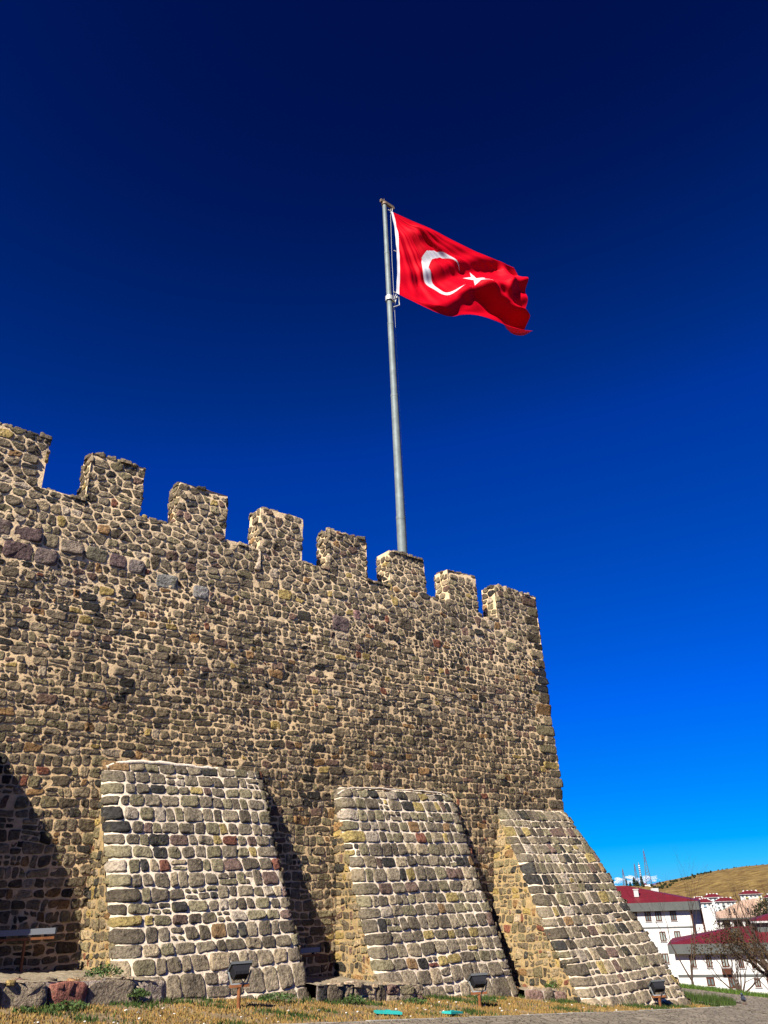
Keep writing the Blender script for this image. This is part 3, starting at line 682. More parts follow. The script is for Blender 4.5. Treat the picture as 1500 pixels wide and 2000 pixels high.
def weed(x, y, z, r, h, label, n_=260, base=(.05, .085, .02)):
    mb = MB()
    for _ in range(n_):
        a = random.random() * 6.28; q_ = random.random() ** .5; R = r * q_; hh = h * (1 - .6 * q_ * q_) * random.uniform(.3, 1); s_ = random.uniform(.012, .03)
        c = np.array([R * math.cos(a), R * math.sin(a), hh]); t = rng.normal(0, 1, 3); t /= np.linalg.norm(t); b = np.cross(t, rng.normal(0, 1, 3)); b /= np.linalg.norm(b)
        mb.add([c - t * s_, c + b * s_ * .45, c + t * s_, c - b * s_ * .45], [[(0, 1, 2, 3)]], 0, np.array(base) * random.uniform(.6, 1.6))
    for _ in range(7):
        a = random.random() * 6.28; mb.tube([(0, 0, -.03), (r * .6 * math.cos(a), r * .6 * math.sin(a), h * .7)], [.006, .002], 4, 0, (.06, .07, .03))
    o = mb.build('weed', [LEAF]); o.location = (x, y, z); return tag(o, label, 'weed', 'green weeds growing at the foot of the wall')
weed(-.45, -2.05, .74, .26, .16, 'green weed clump on the stone plinth against the left corner of the widest buttress', 420)
weed(-.05, -2.35, .47, .16, .12, 'small green weed at the end of the low plinth with the red stone')
weed(-1.15, -2.75, .48, .26, .09, 'dark green weed patch below the red stone of the plinth', 300)
weed(-1.75, -3.0, .50, .14, .08, 'dark green weed tuft left of the red plinth stone', 160)
weed(9.35, -1.75, -.30, .26, .27, 'round leafy green bush on the ledge between the middle and right buttresses', 800, (.055, .10, .02))
weed(9.75, -2.35, -.42, .10, .16, 'thin weed at the foot of the right buttress', 120)
weed(2.25, -2.25, .23, .30, .10, 'low green weeds right of the left floodlight', 380)
weed(3.55, -2.45, .08, .18, .12, 'green weed clump below the gap between the left and middle buttresses', 260)
weed(6.75, -2.15, -.24, .28, .10, 'green weeds right of the middle floodlight', 300)
weed(4.9, -2.4, -.05, .2, .07, 'low green weeds in front of the middle buttress left end', 200)

# ------------------------------------------------------------------ flagpole and flag
pr_ = empty('flagpole', (9.85, 3.0, 8.3), 0, 'tall tapered galvanised steel flagpole rising behind the battlements', 'flagpole')
mb = MB(); H = 27.2 - 8.3; rb, rt = .178, .09
joints = [0, 4.4, 9.3, 12.6, 16.2, H]
rad = lambda h: rb + (rt - rb) * (h / H) ** .85
for a, b in zip(joints[:-1], joints[1:]):
    sec = MB(); st = 1 if a else 0
    sec.tube([(0, 0, a), (0, 0, (a + b) / 2), (0, 0, b)], [rad(a) - .008 * st, rad((a + b) / 2) - .004, rad(b)], 24, 0, cap=False)
    if a: sec.tube([(0, 0, a - .03), (0, 0, a + .09)], rad(a) + .005, 24, 0)
    sec.build('pole_section', [METAL], pr_)
mb.tube([(0, 0, -.0), (0, 0, .06)], .42, 24, 0); mb.build('base_plate', [METAL], pr_)
mb = MB(); mb.tube([(0, 0, H), (0, 0, H + .12), (0, 0, H + .2)], [.125, .125, .05], 16, 0); mb.box(-.2, .45, -.05, .05, H + .1, H + .24, 0); mb.tube([(.42, -.06, H + .13), (.42, .06, H + .13)], .09, 14, 0); mb.tube([(0, 0, H + .2), (0, 0, H + .38)], .012, 6, 0)
mb.build('pulley_head', [mat('brown_metal', (.22, .16, .11), .6, .3)], pr_)
mb = MB(); mb.box(.10, .3, -.05, .05, 13.85, 13.93, 0); mb.tube([(.12, 0, 13.3), (.36, -.05, 14.15)], .03, 6, 0); mb.tube([(0, 0, 13.75), (0, 0, 13.95)], .155, 18, 0, cap=False); mb.tube([(.14, -.03, 13.5), (.42, -.1, 13.7), (.4, -.1, 14.1), (.15, -.03, 13.9)], .022, 6, 0)
mb.build('rope_cleat', [mat('pale_metal', (.6, .6, .56), .5, .3)], pr_)
ROPE = mat('white_rope', (.7, .68, .62), .9)
mb = MB(); mb.tube([(.40, -.03, H + .1), (.36, -.06, 18.75), (.33, -.06, 18.66)], .014, 5, 0); mb.tube([(.30, -.07, 14.2), (.22, -.05, 14.0)], .014, 5, 0); mb.tube([(.32, .0, H + .1), (.24, -.01, 16), (.2, 0, 1.2)], .007, 4, 0)
mb.build('halyard', [ROPE], pr_)
# flag: cloth surface in the vertical plane through the pole, direction FA
FA = np.array([.97206, -.23475, 0]); FN = np.array([-.23475, -.97206, 0])       # FN points towards the viewer's side
fl = empty('flag', (9.85, 3.0, 24.8), 0, 'red national flag with white crescent and star, rippling out from the tall pole', 'flag')
def lerp_curve(pts, t):
    p = np.array(pts); L = np.concatenate([[0], np.cumsum(np.linalg.norm(np.diff(p, axis=0), axis=1))]); L /= L[-1]
    s = np.interp(t, L, np.arange(len(p))); i = np.clip(s.astype(int), 0, len(p) - 2); f = s - i
    pm = p[np.clip(i - 1, 0, len(p) - 1)]; p0 = p[i]; p1 = p[i + 1]; p2 = p[np.clip(i + 2, 0, len(p) - 1)]; f = f[:, None]
    return .5 * (2 * p0 + (p1 - pm) * f + (2 * pm - 5 * p0 + 4 * p1 - p2) * f ** 2 + (-pm + 3 * p0 - 3 * p1 + p2) * f ** 3)
top = [(.28, 27.0), (1.1, 26.88), (2.12, 26.72), (4.1, 26.36), (5.4, 26.25), (6.26, 26.18)]
bot = [(.31, 22.57), (.9, 22.42), (1.45, 22.24), (2.1, 22.15), (2.72, 22.2), (3.3, 22.5), (3.97, 22.72), (4.9, 22.72), (5.71, 22.70), (6.35, 22.74), (6.86, 22.86)]
hoist = [(.28, 27.0), (.40, 26.2), (.44, 25.0), (.42, 23.8), (.31, 22.57)]
fly = [(6.26, 26.18), (6.48, 25.95), (6.66, 25.5), (6.68, 25.0), (6.70, 24.4), (6.60, 23.9), (6.62, 23.65), (6.76, 23.5), (6.82, 23.15), (6.86, 22.86)]
NU, NV = 300, 190
def flag_pts(u, v):
    T = lerp_curve(top, u); Bt = lerp_curve(bot, u); Hh = lerp_curve(hoist, 1 - v); Fl = lerp_curve(fly, 1 - v)
    c00, c10, c01, c11 = np.array(bot[0]), np.array(bot[-1]), np.array(top[0]), np.array(top[-1]); U_, V_ = u[:, None], v[:, None]
    S = (1 - V_) * Bt + V_ * T + (1 - U_) * Hh + U_ * Fl - ((1 - U_) * (1 - V_) * c00 + U_ * (1 - V_) * c10 + (1 - U_) * V_ * c01 + U_ * V_ * c11)
    env = np.clip(u * 6, 0, 1)
    # pleats radiating from the upper hoist corner
    ang = np.arctan2((1 - v) * 1.0, u * 1.5 + .02)
    rr_ = np.hypot(u * 1.5, 1 - v)
    edge = np.clip((1 - v) / .12, .15, 1) * np.clip(v / .06, .3, 1)
    d = .055 * np.sin(ang * 19 + .6) * np.exp(-((rr_ - .55) / .5) ** 2) * env
    d += .035 * np.sin(ang * 33 + 1.3 + 2 * u) * np.exp(-((rr_ - .45) / .35) ** 2) * env
    # long diagonal billows running down to the fly
    ph = 2 * math.pi * (u * 1.0 + (1 - v) * 1.25)
    d += (.08 + .10 * u) * np.sin(ph - 1.2) * env
    d += (.055 + .05 * u) * np.sin(ph * 2.2 + 3 * v + .5) * env
    d += .03 * np.sin(ph * 4.3 + 5 * v) * env
    # broad sag below the middle and the deep fold running to the lower fly corner
    q_ = v - (.52 - .66 * (u - .50)); s1 = sm((u - .50) / .2)
    d += -.46 * np.exp(-((q_ + .13) / .11) ** 2) * s1 + .30 * np.exp(-((q_ - .02) / .06) ** 2) * s1
    q2 = v - (.55 - .75 * u); d += -.07 * np.exp(-((q2 + .02) / .07) ** 2) * sm((.62 - u) / .2) * sm((u - .1) / .12)
    q3 = u - (.84 + .10 * (v - .5)); d += .20 * np.exp(-(q3 / .035) ** 2) * sm((v - .35) / .2)
    d += .07 * np.sin(v * 24 + 3 * u) * sm((u - .86) / .1)
    d += .012 * np.sin(u * 60 + v * 34) * np.sin(v * 9) + .02 * np.sin(ang * 61 + 1) * np.exp(-((rr_ - .5) / .4) ** 2) * env
    d += .05 * np.sin((u - .55) * 34 + (v - .4) * 52) * np.exp(-((u - .68) / .14) ** 2 - ((v - .52) / .13) ** 2)
    d = d * edge * 1.12
    return S, d
def cloth(mb, u0, u1, nu, nv, mi):
    U_, V_ = np.meshgrid(np.linspace(u0, u1, nu), np.linspace(0, 1, nv)); U_ = U_.ravel(); V_ = V_.ravel(); S, d = flag_pts(U_, V_)
    X = FA * S[:, :1] + np.array([0, 0, 1]) * (S[:, 1:] - 24.8) + FN * d[:, None]
    i = np.arange(nu * nv).reshape(nv, nu); q = np.stack([i[:-1, :-1], i[:-1, 1:], i[1:, 1:], i[1:, :-1]], -1).reshape(-1, 4)
    mb.add(X, [q], mi, np.stack([U_, V_, np.zeros_like(U_)], -1), True)
fmat = bpy.data.materials.new('flag_cloth'); fmat.use_nodes = True; n = fmat.node_tree.nodes; l = fmat.node_tree.links; b = n['Principled BSDF']
at = n.new('ShaderNodeAttribute'); at.attribute_name = 'Col'; sx = n.new('ShaderNodeSeparateXYZ'); l.new(at.outputs['Vector'], sx.inputs[0])
def mth(op, a, b_=None, clampv=False):
    m = n.new('ShaderNodeMath'); m.operation = op; m.use_clamp = clampv
    for i_, v_ in enumerate((a, b_)):
        if v_ is None: continue
        if isinstance(v_, (int, float)): m.inputs[i_].default_value = v_
        else: l.new(v_, m.inputs[i_])
    return m.outputs[0]
X_ = mth('MULTIPLY', sx.outputs[0], 1.5); Y_ = sx.outputs[1]           # x in hoist widths
def disc(cx, cy, r):
    dx = mth('SUBTRACT', X_, cx); dy = mth('SUBTRACT', Y_, cy); rr2 = mth('SQRT', mth('ADD', mth('MULTIPLY', dx, dx), mth('MULTIPLY', dy, dy)))
    return mth('LESS_THAN', rr2, r)
cres = mth('MULTIPLY', disc(.53, .5, .25), mth('SUBTRACT', 1, disc(.5800, .5, .207)))
sxc, syc = .905, .53; dx = mth('SUBTRACT', X_, sxc); dy = mth('SUBTRACT', Y_, syc); rr2 = mth('SQRT', mth('ADD', mth('MULTIPLY', dx, dx), mth('MULTIPLY', dy, dy)))
an = mth('ARCTAN2', dy, mth('MULTIPLY', dx, -1)); K = 2 * math.pi / 5                # one tip points at the hoist
fa = mth('ABSOLUTE', mth('SUBTRACT', mth('MODULO', mth('ADD', an, K * 10.5), K), K / 2))
R_ = .135; ri = R_ * .382; p1 = (R_, 0); p2 = (ri * math.cos(K / 2), ri * math.sin(K / 2)); ex, ey = p2[0] - p1[0], p2[1] - p1[1]
px_ = mth('MULTIPLY', rr2, mth('COSINE', fa)); py_ = mth('MULTIPLY', rr2, mth('SINE', fa))
cross = mth('SUBTRACT', mth('MULTIPLY', py_, ex), mth('MULTIPLY', mth('SUBTRACT', px_, R_), ey)); star = mth('GREATER_THAN', cross, 0)
mask = mth('MAXIMUM', cres, star)
mx = n.new('ShaderNodeMix'); mx.data_type = 'RGBA'; l.new(mask, mx.inputs[0]); mx.inputs[6].default_value = (.45, .0, .009, 1); mx.inputs[7].default_value = (.48, .47, .49, 1)
l.new(mx.outputs[2], b.inputs['Base Color']); b.inputs['Roughness'].default_value = .6; b.inputs['Specular IOR Level'].default_value = .06
tr = n.new('ShaderNodeBsdfTranslucent'); l.new(mx.outputs[2], tr.inputs[0]); ms = n.new('ShaderNodeMixShader'); ms.inputs[0].default_value = .10
l.new(b.outputs[0], ms.inputs[1]); l.new(tr.outputs[0], ms.inputs[2]); l.new(ms.outputs[0], n['Material Output'].inputs[0])
mb = MB(); cloth(mb, .028, 1, NU, NV, 0); mb.build('field', [fmat], fl)
mb = MB(); cloth(mb, 0, .028, 8, NV, 0); mb.build('hoist_band', [mat('white_canvas', (.8, .8, .82), .8)], fl)
for v_ in (.0, .5, 1.0):
    mb = MB(); S, d = flag_pts(np.array([0.0]), np.array([v_])); c = FA * S[0, 0] + np.array([0, 0, S[0, 1] - 24.8]); mb.tube([c, c + FA * -.12 + np.array([0, 0, .02])], .02, 6, 0); mb.build('toggle', [ROPE], fl)

# ------------------------------------------------------------------ floodlights
DARK = mat('dark_housing', (.025, .025, .03), .6, .1, var=.2, vscale=8); WHITEM = mat('grey_bracket', (.36, .39, .40), .6, .1, spec=.2); RUST = mat('brown_post', (.26, .10, .04), .7, .1, var=.4, vscale=12)
GLASS = mat('lamp_glass', (.12, .13, .15), .1, spec=.8)
RIMM = mat('rim_metal', (.09, .095, .10), .65, .1, spec=.2)
def floodlight(loc, rz, tilt, label, ph=.26):
    r = empty('floodlight', loc, rz, label, 'floodlight', 'floodlights on posts along the wall')
    m = MB(); m.tube([(0, 0, -.1), (0, 0, ph)], .026, 10, 0); m.build('post', [RUST], r)
    m = MB(); m.box(-.14, .14, -.03, .03, ph, ph + .035, 0); m.build('crossbar', [RUST], r)
    m = MB()
    for s_ in (-1, 1): m.add([(s_ * .11, -.022, ph + .04), (s_ * .11, .022, ph + .04), (s_ * .165, .025, ph + .20), (s_ * .165, -.025, ph + .20), (s_ * .12, -.022, ph + .04), (s_ * .12, .022, ph + .04), (s_ * .175, .025, ph + .20), (s_ * .175, -.025, ph + .20)], [[(0, 1, 2, 3), (4, 7, 6, 5), (0, 3, 7, 4), (1, 5, 6, 2), (0, 4, 5, 1), (3, 2, 6, 7)]])
    m.box(-.12, .12, -.022, .022, ph + .036, ph + .05, 0); m.build('yoke', [WHITEM], r)
    T = Matrix.Translation((0, 0, ph + .21)) @ Matrix.Rotation(tilt, 4, 'X')
    m = MB(); hx, hz = .14, .11
    # housing: shallow tapered tub, lens towards +y
    v = [(-hx, .03, -hz), (hx, .03, -hz), (hx, .03, hz), (-hx, .03, hz), (-hx * .72, -.08, -hz * .7), (hx * .72, -.08, -hz * .7), (hx * .72, -.08, hz * .7), (-hx * .72, -.08, hz * .7)]
    m.add([tuple(T @ Vector(p)) for p in v], [[(4, 5, 6, 7), (0, 1, 5, 4), (1, 2, 6, 5), (2, 3, 7, 6), (3, 0, 4, 7), (0, 3, 2, 1)]])
    for k in range(11): xx = -hx * .68 + k * hx * .136; m.box(xx - .004, xx + .004, -.105, -.05, -hz * .6, hz * .9, 0, M=T)
    head = m.build('lamp_head', [DARK], r)
    m = MB(); w = .016
    for a, b_, c, d in ((-hx - w, hx + w, hz - w, hz + w), (-hx - w, hx + w, -hz - w, -hz + w), (-hx - w, -hx + w, -hz, hz), (hx - w, hx + w, -hz, hz)): m.box(a, b_, .025, .062, c, d, 0, M=T)
    m.build('rim', [RIMM], head)
    m = MB(); m.box(-hx + w, hx - w, .035, .045, -hz + w, hz - w, 0, M=T); m.build('glass', [GLASS], head)
    m = MB(); m.tube([(.05, -.02, ph + .22), (.09, -.05, ph + .12), (.03, -.04, ph + .03), (.02, -.03, ph - .1)], .007, 6, 0); m.build('cable', [DARK], r)
    return r
floodlight((1.27, -2.79, G(1.27, -2.79)), math.radians(-12), math.radians(58), 'dark floodlight on a brown post in front of the widest, leftmost full buttress')
floodlight((5.99, -2.86, G(5.99, -2.86)), math.radians(-25), math.radians(62), 'grey-rimmed floodlight on a short post in front of the middle buttress', .2)
floodlight((11.15, -2.95, G(11.15, -2.95)), math.radians(-30), math.radians(60), 'floodlight on a rusty post in front of the right-hand corner buttress', .17)
def barlight(loc, rz, L, label):
    r = empty('linear_light', loc, rz, label, 'wall washer lamp', 'long bar lamps on posts in the recesses')
    m = MB(); m.tube([(0, 0, -.05), (0, 0, .38)], .022, 8, 0); m.build('post', [RUST], r)
    m = MB(); m.box(-L / 2, L / 2, -.03, .03, .38, .415, 0); m.build('crossbar', [RUST], r)
    m = MB(); m.box(-L / 2, L / 2, -.05, .05, .45, .53, 0); h_ = m.build('lamp_tube', [mat('pale_aluminium', (.22, .23, .25), .6, .1, spec=.2)], r)
    for s_ in (-1, 1):
        m = MB(); m.box(s_ * (L / 2 + .012) - .012, s_ * (L / 2 + .012) + .012, -.055, .055, .44, .54, 0); m.build('end_cap', [DARK], h_)
        m = MB(); m.box(s_ * .35 * L - .02, s_ * .35 * L + .02, -.02, .02, .415, .45, 0); m.build('bracket', [DARK], r)
barlight((-1.1, -.42, .82), math.radians(-6), .82, 'long pale bar lamp on a post in the shaded recess at the far left')
barlight((3.83, -.42, .26), math.radians(-6), .82, 'bar lamp half hidden in the dark recess between the left and middle buttresses')
# turquoise covers in the grass
TEAL = mat('turquoise_paint', (.03, .40, .37), .55, var=.15, vscale=6)
for (x, y, rz, w, lab) in ((3.42, -3.5, -25, .40, 'larger turquoise flat panel lying in the grass near the left of the path edge'), (4.66, -3.58, 12, .32, 'smaller turquoise flat panel lying in the grass, right of the other one')):
    m = MB(); m.box(-w / 2, w / 2, -.09, .09, 0, .03, 0); m.box(-w / 2 + .03, w / 2 - .03, -.065, .065, .03, .036, 0); m.box(-.04, .04, -.01, .01, .036, .048, 0)
    o = m.build('utility_cover', [TEAL]); o.location = (x, y, G(x, y) + .025); o.rotation_euler = (0, math.atan(.093), math.radians(rz)); tag(o, lab, 'panel', 'turquoise panels in the grass')
# pigeon on the path
bd = empty('pigeon', (14.35, -3.0, G(14.35, -3.0) + .03), math.radians(200), 'small slate grey pigeon standing on the pale path at the right', 'bird')
m = MB(); k = 10; pts = [(-.15, 0, .055), (-.10, 0, .075), (-.05, 0, .10), (0, 0, .125), (.04, 0, .15), (.065, 0, .19), (.08, 0, .22), (.098, 0, .232), (.118, 0, .226), (.135, 0, .218)]
m.tube(pts, [.012, .022, .04, .052, .047, .03, .022, .024, .014, .003], 12, 0); m.build('body', [mat('slate_feathers', (.07, .08, .12), .6, var=.4, vscale=30)], bd)
for s_ in (-1, 1):
    m = MB(); m.tube([(0.0, s_ * .018, .09), (0.0, s_ * .02, .01), (.02, s_ * .02, .004)], .004, 5, 0); m.build('leg', [RUST], bd)
    m = MB(); m.ico((-.02, s_ * .044, .115), 1, 2, 0, scale=(.075, .012, .035)); m.build('wing', [mat('wing_grey', (.16, .17, .2), .6)], bd)

# ------------------------------------------------------------------ town
RZ = math.atan2(-EX, EY)
WHITE = mat('white_render', (.47, .46, .445), .85, var=.10, vscale=1.1); REDR = mat('dark_red_roofing', (.14, .010, .016), .55, var=.2, vscale=1.0, spec=.3)
GREY = mat('grey_cladding', (.10, .105, .10), .7, var=.15, vscale=1); BROWN = mat('brown_timber', (.085, .03, .017), .6, var=.2, vscale=3); PANE = mat('window_glass', (.10, .14, .15), .15, spec=.8)
CURT = mat('pale_curtain', (.28, .33, .31), .8); PINK = mat('pinkish_tiles', (.52, .36, .27), .85, var=.2, vscale=1.2); LGREY = mat('light_grey', (.5, .5, .48), .8)
def town(name, D, a, zb, label, cat, group=None):
    x, y = xy(D, a); return empty(name, (x, y, zb), RZ, label, cat, group)
def hip(mb, x0, x1, y0, y1, z0, z1, r0, r1, mi=0):
    ym = (y0 + y1) / 2; mb.add([(x0, y0, z0), (x1, y0, z0), (x1, y1, z0), (x0, y1, z0), (r0, ym, z1), (r1, ym, z1)], [[(0, 1, 5, 4), (2, 3, 4, 5)], [(1, 2, 5), (3, 0, 4)], [(0, 3, 2, 1)]], mi)
def window(par, x, z, w, h, y=0, curtain=True):
    m = MB(); t = .15
    m.box(x - w / 2, x + w / 2, y - .06, y + .05, z + h / 2 - t, z + h / 2, 0); m.box(x - w / 2, x + w / 2, y - .06, y + .05, z - h / 2, z - h / 2 + t, 0)
    m.box(x - w / 2, x - w / 2 + t, y - .06, y + .05, z - h / 2 + t, z + h / 2 - t, 0); m.box(x + w / 2 - t, x + w / 2, y - .06, y + .05, z - h / 2 + t, z + h / 2 - t, 0); m.box(x - t / 2, x + t / 2, y - .055, y + .05, z - h / 2 + t, z + h / 2 - t, 0)
    f = m.build('window', [BROWN], par)
    m = MB(); m.box(x - w / 2 + t, x + w / 2 - t, y - .03, y - .01, z - h / 2 + t, z + h / 2 - t, 0); m.build('pane', [CURT if curtain else PANE], f)
    m = MB(); m.box(x - w / 2 - .08, x + w / 2 + .08, y - .14, y - .004, z - h / 2 - .07, z - h / 2 - .003, 0); m.build('sill', [LGREY], f)
# house one: upper storeys seen above the buttress
h1 = town('white_house', 140, 0, -13, 'white rendered house with dark red hip roof and deep grey eaves, nearest the buttress', 'house'); o = 13
m = MB(); m.box(-24, -4.5, 0, 12, 0, -2.0 + o, 0); m.build('wall', [WHITE], h1)
m = MB(); m.box(-4.498, -1.2, 1.6, 12, 0, -2.1 + o, 0); m.build('side_wall', [WHITE], h1)
m = MB(); m.box(-26, -3.2, -.9, 12.9, -2.0 + o, -.84 + o, 0); m.build('eaves', [GREY], h1)
m = MB(); hip(m, -26, -3.2, -.9, 12.9, -.836 + o, 1.62 + o, -22, -13.9); rf = m.build('roof', [REDR], h1)
m = MB(); m.box(-12.6, -11.9, 1.2, 1.9, .0 + o, 1.0 + o, 0); m.box(-12.7, -11.8, 1.1, 2.0, 1.0 + o, 1.12 + o, 0); m.build('chimney', [LGREY], rf)
m = MB(); m.box(-10.4, -9.2, 8, 9, .2 + o, 1.1 + o, 0); m.build('roof_vent', [LGREY], rf)
m = MB(); m.box(-24, -4.5, -.06, -.003, -4.4 + o, -4.2 + o, 0); m.build('string_course', [GREY], h1)
for x_ in (-4.55, -3.1): 
    m = MB(); m.box(x_ - .12, x_ + .12, -.2 if x_ < -4 else 1.3, -.01 if x_ < -4 else 1.59, 0, -2.0 + o, 0); m.build('downpipe', [BROWN], h1)
for (x_, z_, c_) in ((-10.95, -2.75, 0), (-9.4, -2.76, 1), (-7.2, -2.75, 0), (-9.25, -5.5, 1), (-7.12, -5.48, 1), (-9.4, -8.4, 1), (-7.2, -8.4, 1), (-13, -2.76, 1), (-13, -5.5, 1)): window(h1, x_, z_ + o, .9, 1.35, 0, bool(c_))
# house two
h2 = town('white_house', 115, 0, -14, 'lower white house with broad red roof behind the bare trees, in front of the others', 'house'); o = 14
m = MB(); m.box(-6.6, 14, 0, 11, 0, -6.1 + o, 0); m.build('wall', [WHITE], h2)
m = MB(); m.box(-7.2, 14.6, -.9, 11.9, -6.1 + o, -5.05 + o, 0); m.build('eaves', [GREY], h2)
m = MB(); hip(m, -7.2, 14.6, -.9, 11.9, -5.046 + o, -3.55 + o, 1.0, 10); rf = m.build('roof', [REDR], h2)
m = MB(); m.box(.4, 1.5, 1.2, 2.4, -5 + o, -3.6 + o, 0); m.build('chimney', [GREY], rf)
m = MB(); m.box(-6.6, 14, -.08, -.003, -8.6 + o, -8.35 + o, 0); m.build('string_course', [GREY], h2)
for (x_, z_, w_, h_, c_) in ((-4.6, -6.98, .72, 1.3, 1), (-2.75, -6.98, .66, 1.3, 1), (-.95, -6.98, .8, 1.3, 1), (.84, -7.05, .62, 1.3, 0), (2.28, -7.1, .62, 1.35, 0), (-3, -9.1, .9, .9, 0), (-.6, -9.2, .8, 1.2, 0), (2.2, -9.2, .66, .9, 1), (4.4, -7.1, .7, 1.3, 1), (6.2, -7.1, .7, 1.3, 1)): window(h2, x_, z_ + o, w_, h_, 0, bool(c_))
m = MB(); m.box(-1.5, -.35, -.5, -.004, -8.3 + o, -7.72 + o, 0); m.build('balcony', [BROWN], h2)
m = MB(); m.box(3.25, 3.45, -.16, -.004, 0, -6.1 + o, 0); m.build('downpipe', [BROWN], h2)
# house three: columned front, pinkish roof
h3 = town('columned_building', 165, 0, -16, 'pale building with white columns, dark openings and a pinkish tiled roof behind the red one', 'building'); o = 16
m = MB(); m.box(-4.4, 9, .8, 12, 0, -4.35 + o, 0); m.build('wall', [mat('shaded_plaster', (.30, .26, .23), .9, var=.2)], h3)
for x0_, x1_ in ((-4.4, -3.9), (-2.05, -1.2), (-.9, -.4), (.85, 1.3), (2.85, 3.25), (4.8, 5.4), (7, 7.5)):
    m = MB(); m.box(x0_, x1_, -.2, .3, 0, -4.35 + o, 0); m.build('column', [WHITE], h3)
for x0_, x1_ in ((-3.8, -2.1), (-.3, .8), (1.4, 2.8), (3.3, 4.7)):
    m = MB(); m.box(x0_ + .1, x1_ - .1, .74, .798, -7.5 + o, -4.7 + o, 0); m.build('opening', [DARK], h3)
m = MB(); m.box(1.4, 2.8, .1, .5, -5.9 + o, -5.7 + o, 0); m.box(-4.4, 9, -.1, .4, -6.6 + o, -6.3 + o, 0); m.build('balustrade', [WHITE], h3)
m = MB(); m.box(-4.9, 9.4, -.7, 12.5, -4.35 + o, -4.1 + o, 0); m.build('eaves', [GREY], h3)
m = MB(); m.add([(-4.9, -.7, -4.096), (9.4, -.7, -4.096), (9.4, 12.5, -4.096), (-4.9, 12.5, -4.096), (0, 4, -3.0), (3.6, 4, -1.5), (6.6, 4, -1.2), (7.2, 4, -3.2)], [[(0, 1, 7, 4), (2, 3, 4, 7)], [(4, 7, 5), (5, 7, 6), (1, 2, 7), (3, 0, 4), (4, 5, 7), (5, 6, 7)], [(0, 3, 2, 1)]])
m.v[-1] = m.v[-1] + np.array([0, 0, o]); rf = m.build('roof', [PINK], h3)
for x_ in (1.1, 1.95, 4.2):
    m = MB(); m.box(x_ - .22, x_ + .22, 1.2, 3.0, -3.5 + o, -2.55 + o, 0); dm = m.build('dormer', [PINK], rf)
    m = MB(); m.box(x_ - .15, x_ + .15, 1.16, 1.197, -3.4 + o, -2.65 + o, 0); m.build('window', [DARK], dm)
# house four at the right edge
h4 = town('grey_house', 118, 6.6, -13, 'grey walled house with bright red eaves at the right edge of the view', 'house'); o = 13
m = MB(); m.box(-3.0, 5, 0, 6, 0, -3.1 + o, 0); m.build('wall', [GREY], h4)
m = MB(); m.box(-3.6, 5.6, -.6, 6.6, -3.1 + o, -2.9 + o, 0); m.build('eaves', [LGREY], h4)
m = MB(); hip(m, -3.6, 5.6, -.6, 6.6, -2.896 + o, -1.9 + o, 0, 3); m.build('roof', [REDR], h4)
window(h4, 1.2, -4.4 + o, .9, 1.3)
# apartment blocks: (a, top z of eaves, width, distance)
BM = {}
def proto(nm, box, mt):
    m = MB(); m.box(*box, 0); o2 = m.build(nm, [mt]); BM[nm] = o2.data; bpy.data.objects.remove(o2)
proto('chimney', (-.7, .7, -.7, .7, 0, 1.5), WHITE); proto('window', (-.85, .85, -.05, -.003, -.7, .8), PANE)
for k, mt in enumerate([WHITE, CURT, mat('yellow_paint', (.6, .52, .2), .8), mat('pale_blue_paint', (.3, .48, .62), .8)]): proto('balcony%d' % k, (-1.3, 1.3, -1.3, -.06, -1.3, -.4), mt)
def block(a, ze, w, D, zb, label, tint=0):
    r = town('apartment_block', D, a, zb, label, 'apartment block', 'white apartment blocks below the hill'); H_ = ze - zb
    m = MB(); m.box(-w / 2, w / 2, 0, 14, 0, H_, 0); m.build('wall', [WHITE], r)
    m = MB(); hip(m, -w / 2 - 1.5, w / 2 + 1.5, -1.5, 15.5, H_ + .3, H_ + 3.0, -w * .22, w * .22); rf = m.build('roof', [REDR], r)
    m = MB(); m.box(-w / 2 - 1.6, w / 2 + 1.6, -1.6, 15.6, H_, H_ + .3, 0); m.build('eaves', [LGREY], r)
    def inst(nm, mesh_o, par, loc):
        o2 = bpy.data.objects.new(nm, mesh_o); COL.objects.link(o2); o2.parent = par; o2.location = loc; return o2
    for k in range(4): inst('chimney', BM['chimney'], rf, (-w * .3 + k * w * .2, 7.7, H_ + 1.9))
    nb = max(3, int(w / 3.6))
    for f_ in range(min(int(H_ / 3), 5)):
        zz_ = H_ - 1.7 - f_ * 3
        for k in range(nb):
            xx = -w / 2 + (k + .5) * w / nb
            if k % 3 == 1: inst('balcony', BM['balcony%d' % tint], r, (xx, 0, zz_)); inst('window', BM['window'], r, (xx, 0, zz_ + .15))
            else: inst('window', BM['window'], r, (xx, 0, zz_))
    return r
block(-6.5, -10.9, 14.5, 850, -34, 'white apartment block highest on the left, with red hip roof below the golden hill')
block(-18.8, -12.9, 10, 840, -34, 'white apartment block just above the first house roof, partly hidden', 0)
block(-13.5, -14.0, 11, 800, -34, 'white apartment block with pale blue balconies behind the first house roof', 3)
block(3.6, -13.6, 16, 800, -34, 'white apartment block with wide red roof right of the blue-balconied one', 1)
block(26.5, -9.4, 18, 850, -34, 'apartment block with yellow balconies behind the dark bushy treetop', 2)
block(-9.5, -18.6, 13, 640, -31, 'lower apartment block whose red roof stands above the columned building')
block(-6.2, -20.4, 9, 560, -30, 'small low apartment block with red roof left of the pinkish roof')
block(45, -12.5, 15, 840, -34, 'apartment block at the far right edge with red roof')
block(-28, -14.6, 10, 860, -34, 'apartment block mostly hidden behind the ridge of the first house')
block(15, -18, 14, 780, -34, 'apartment block behind the bare trees with a low red roof', 1)
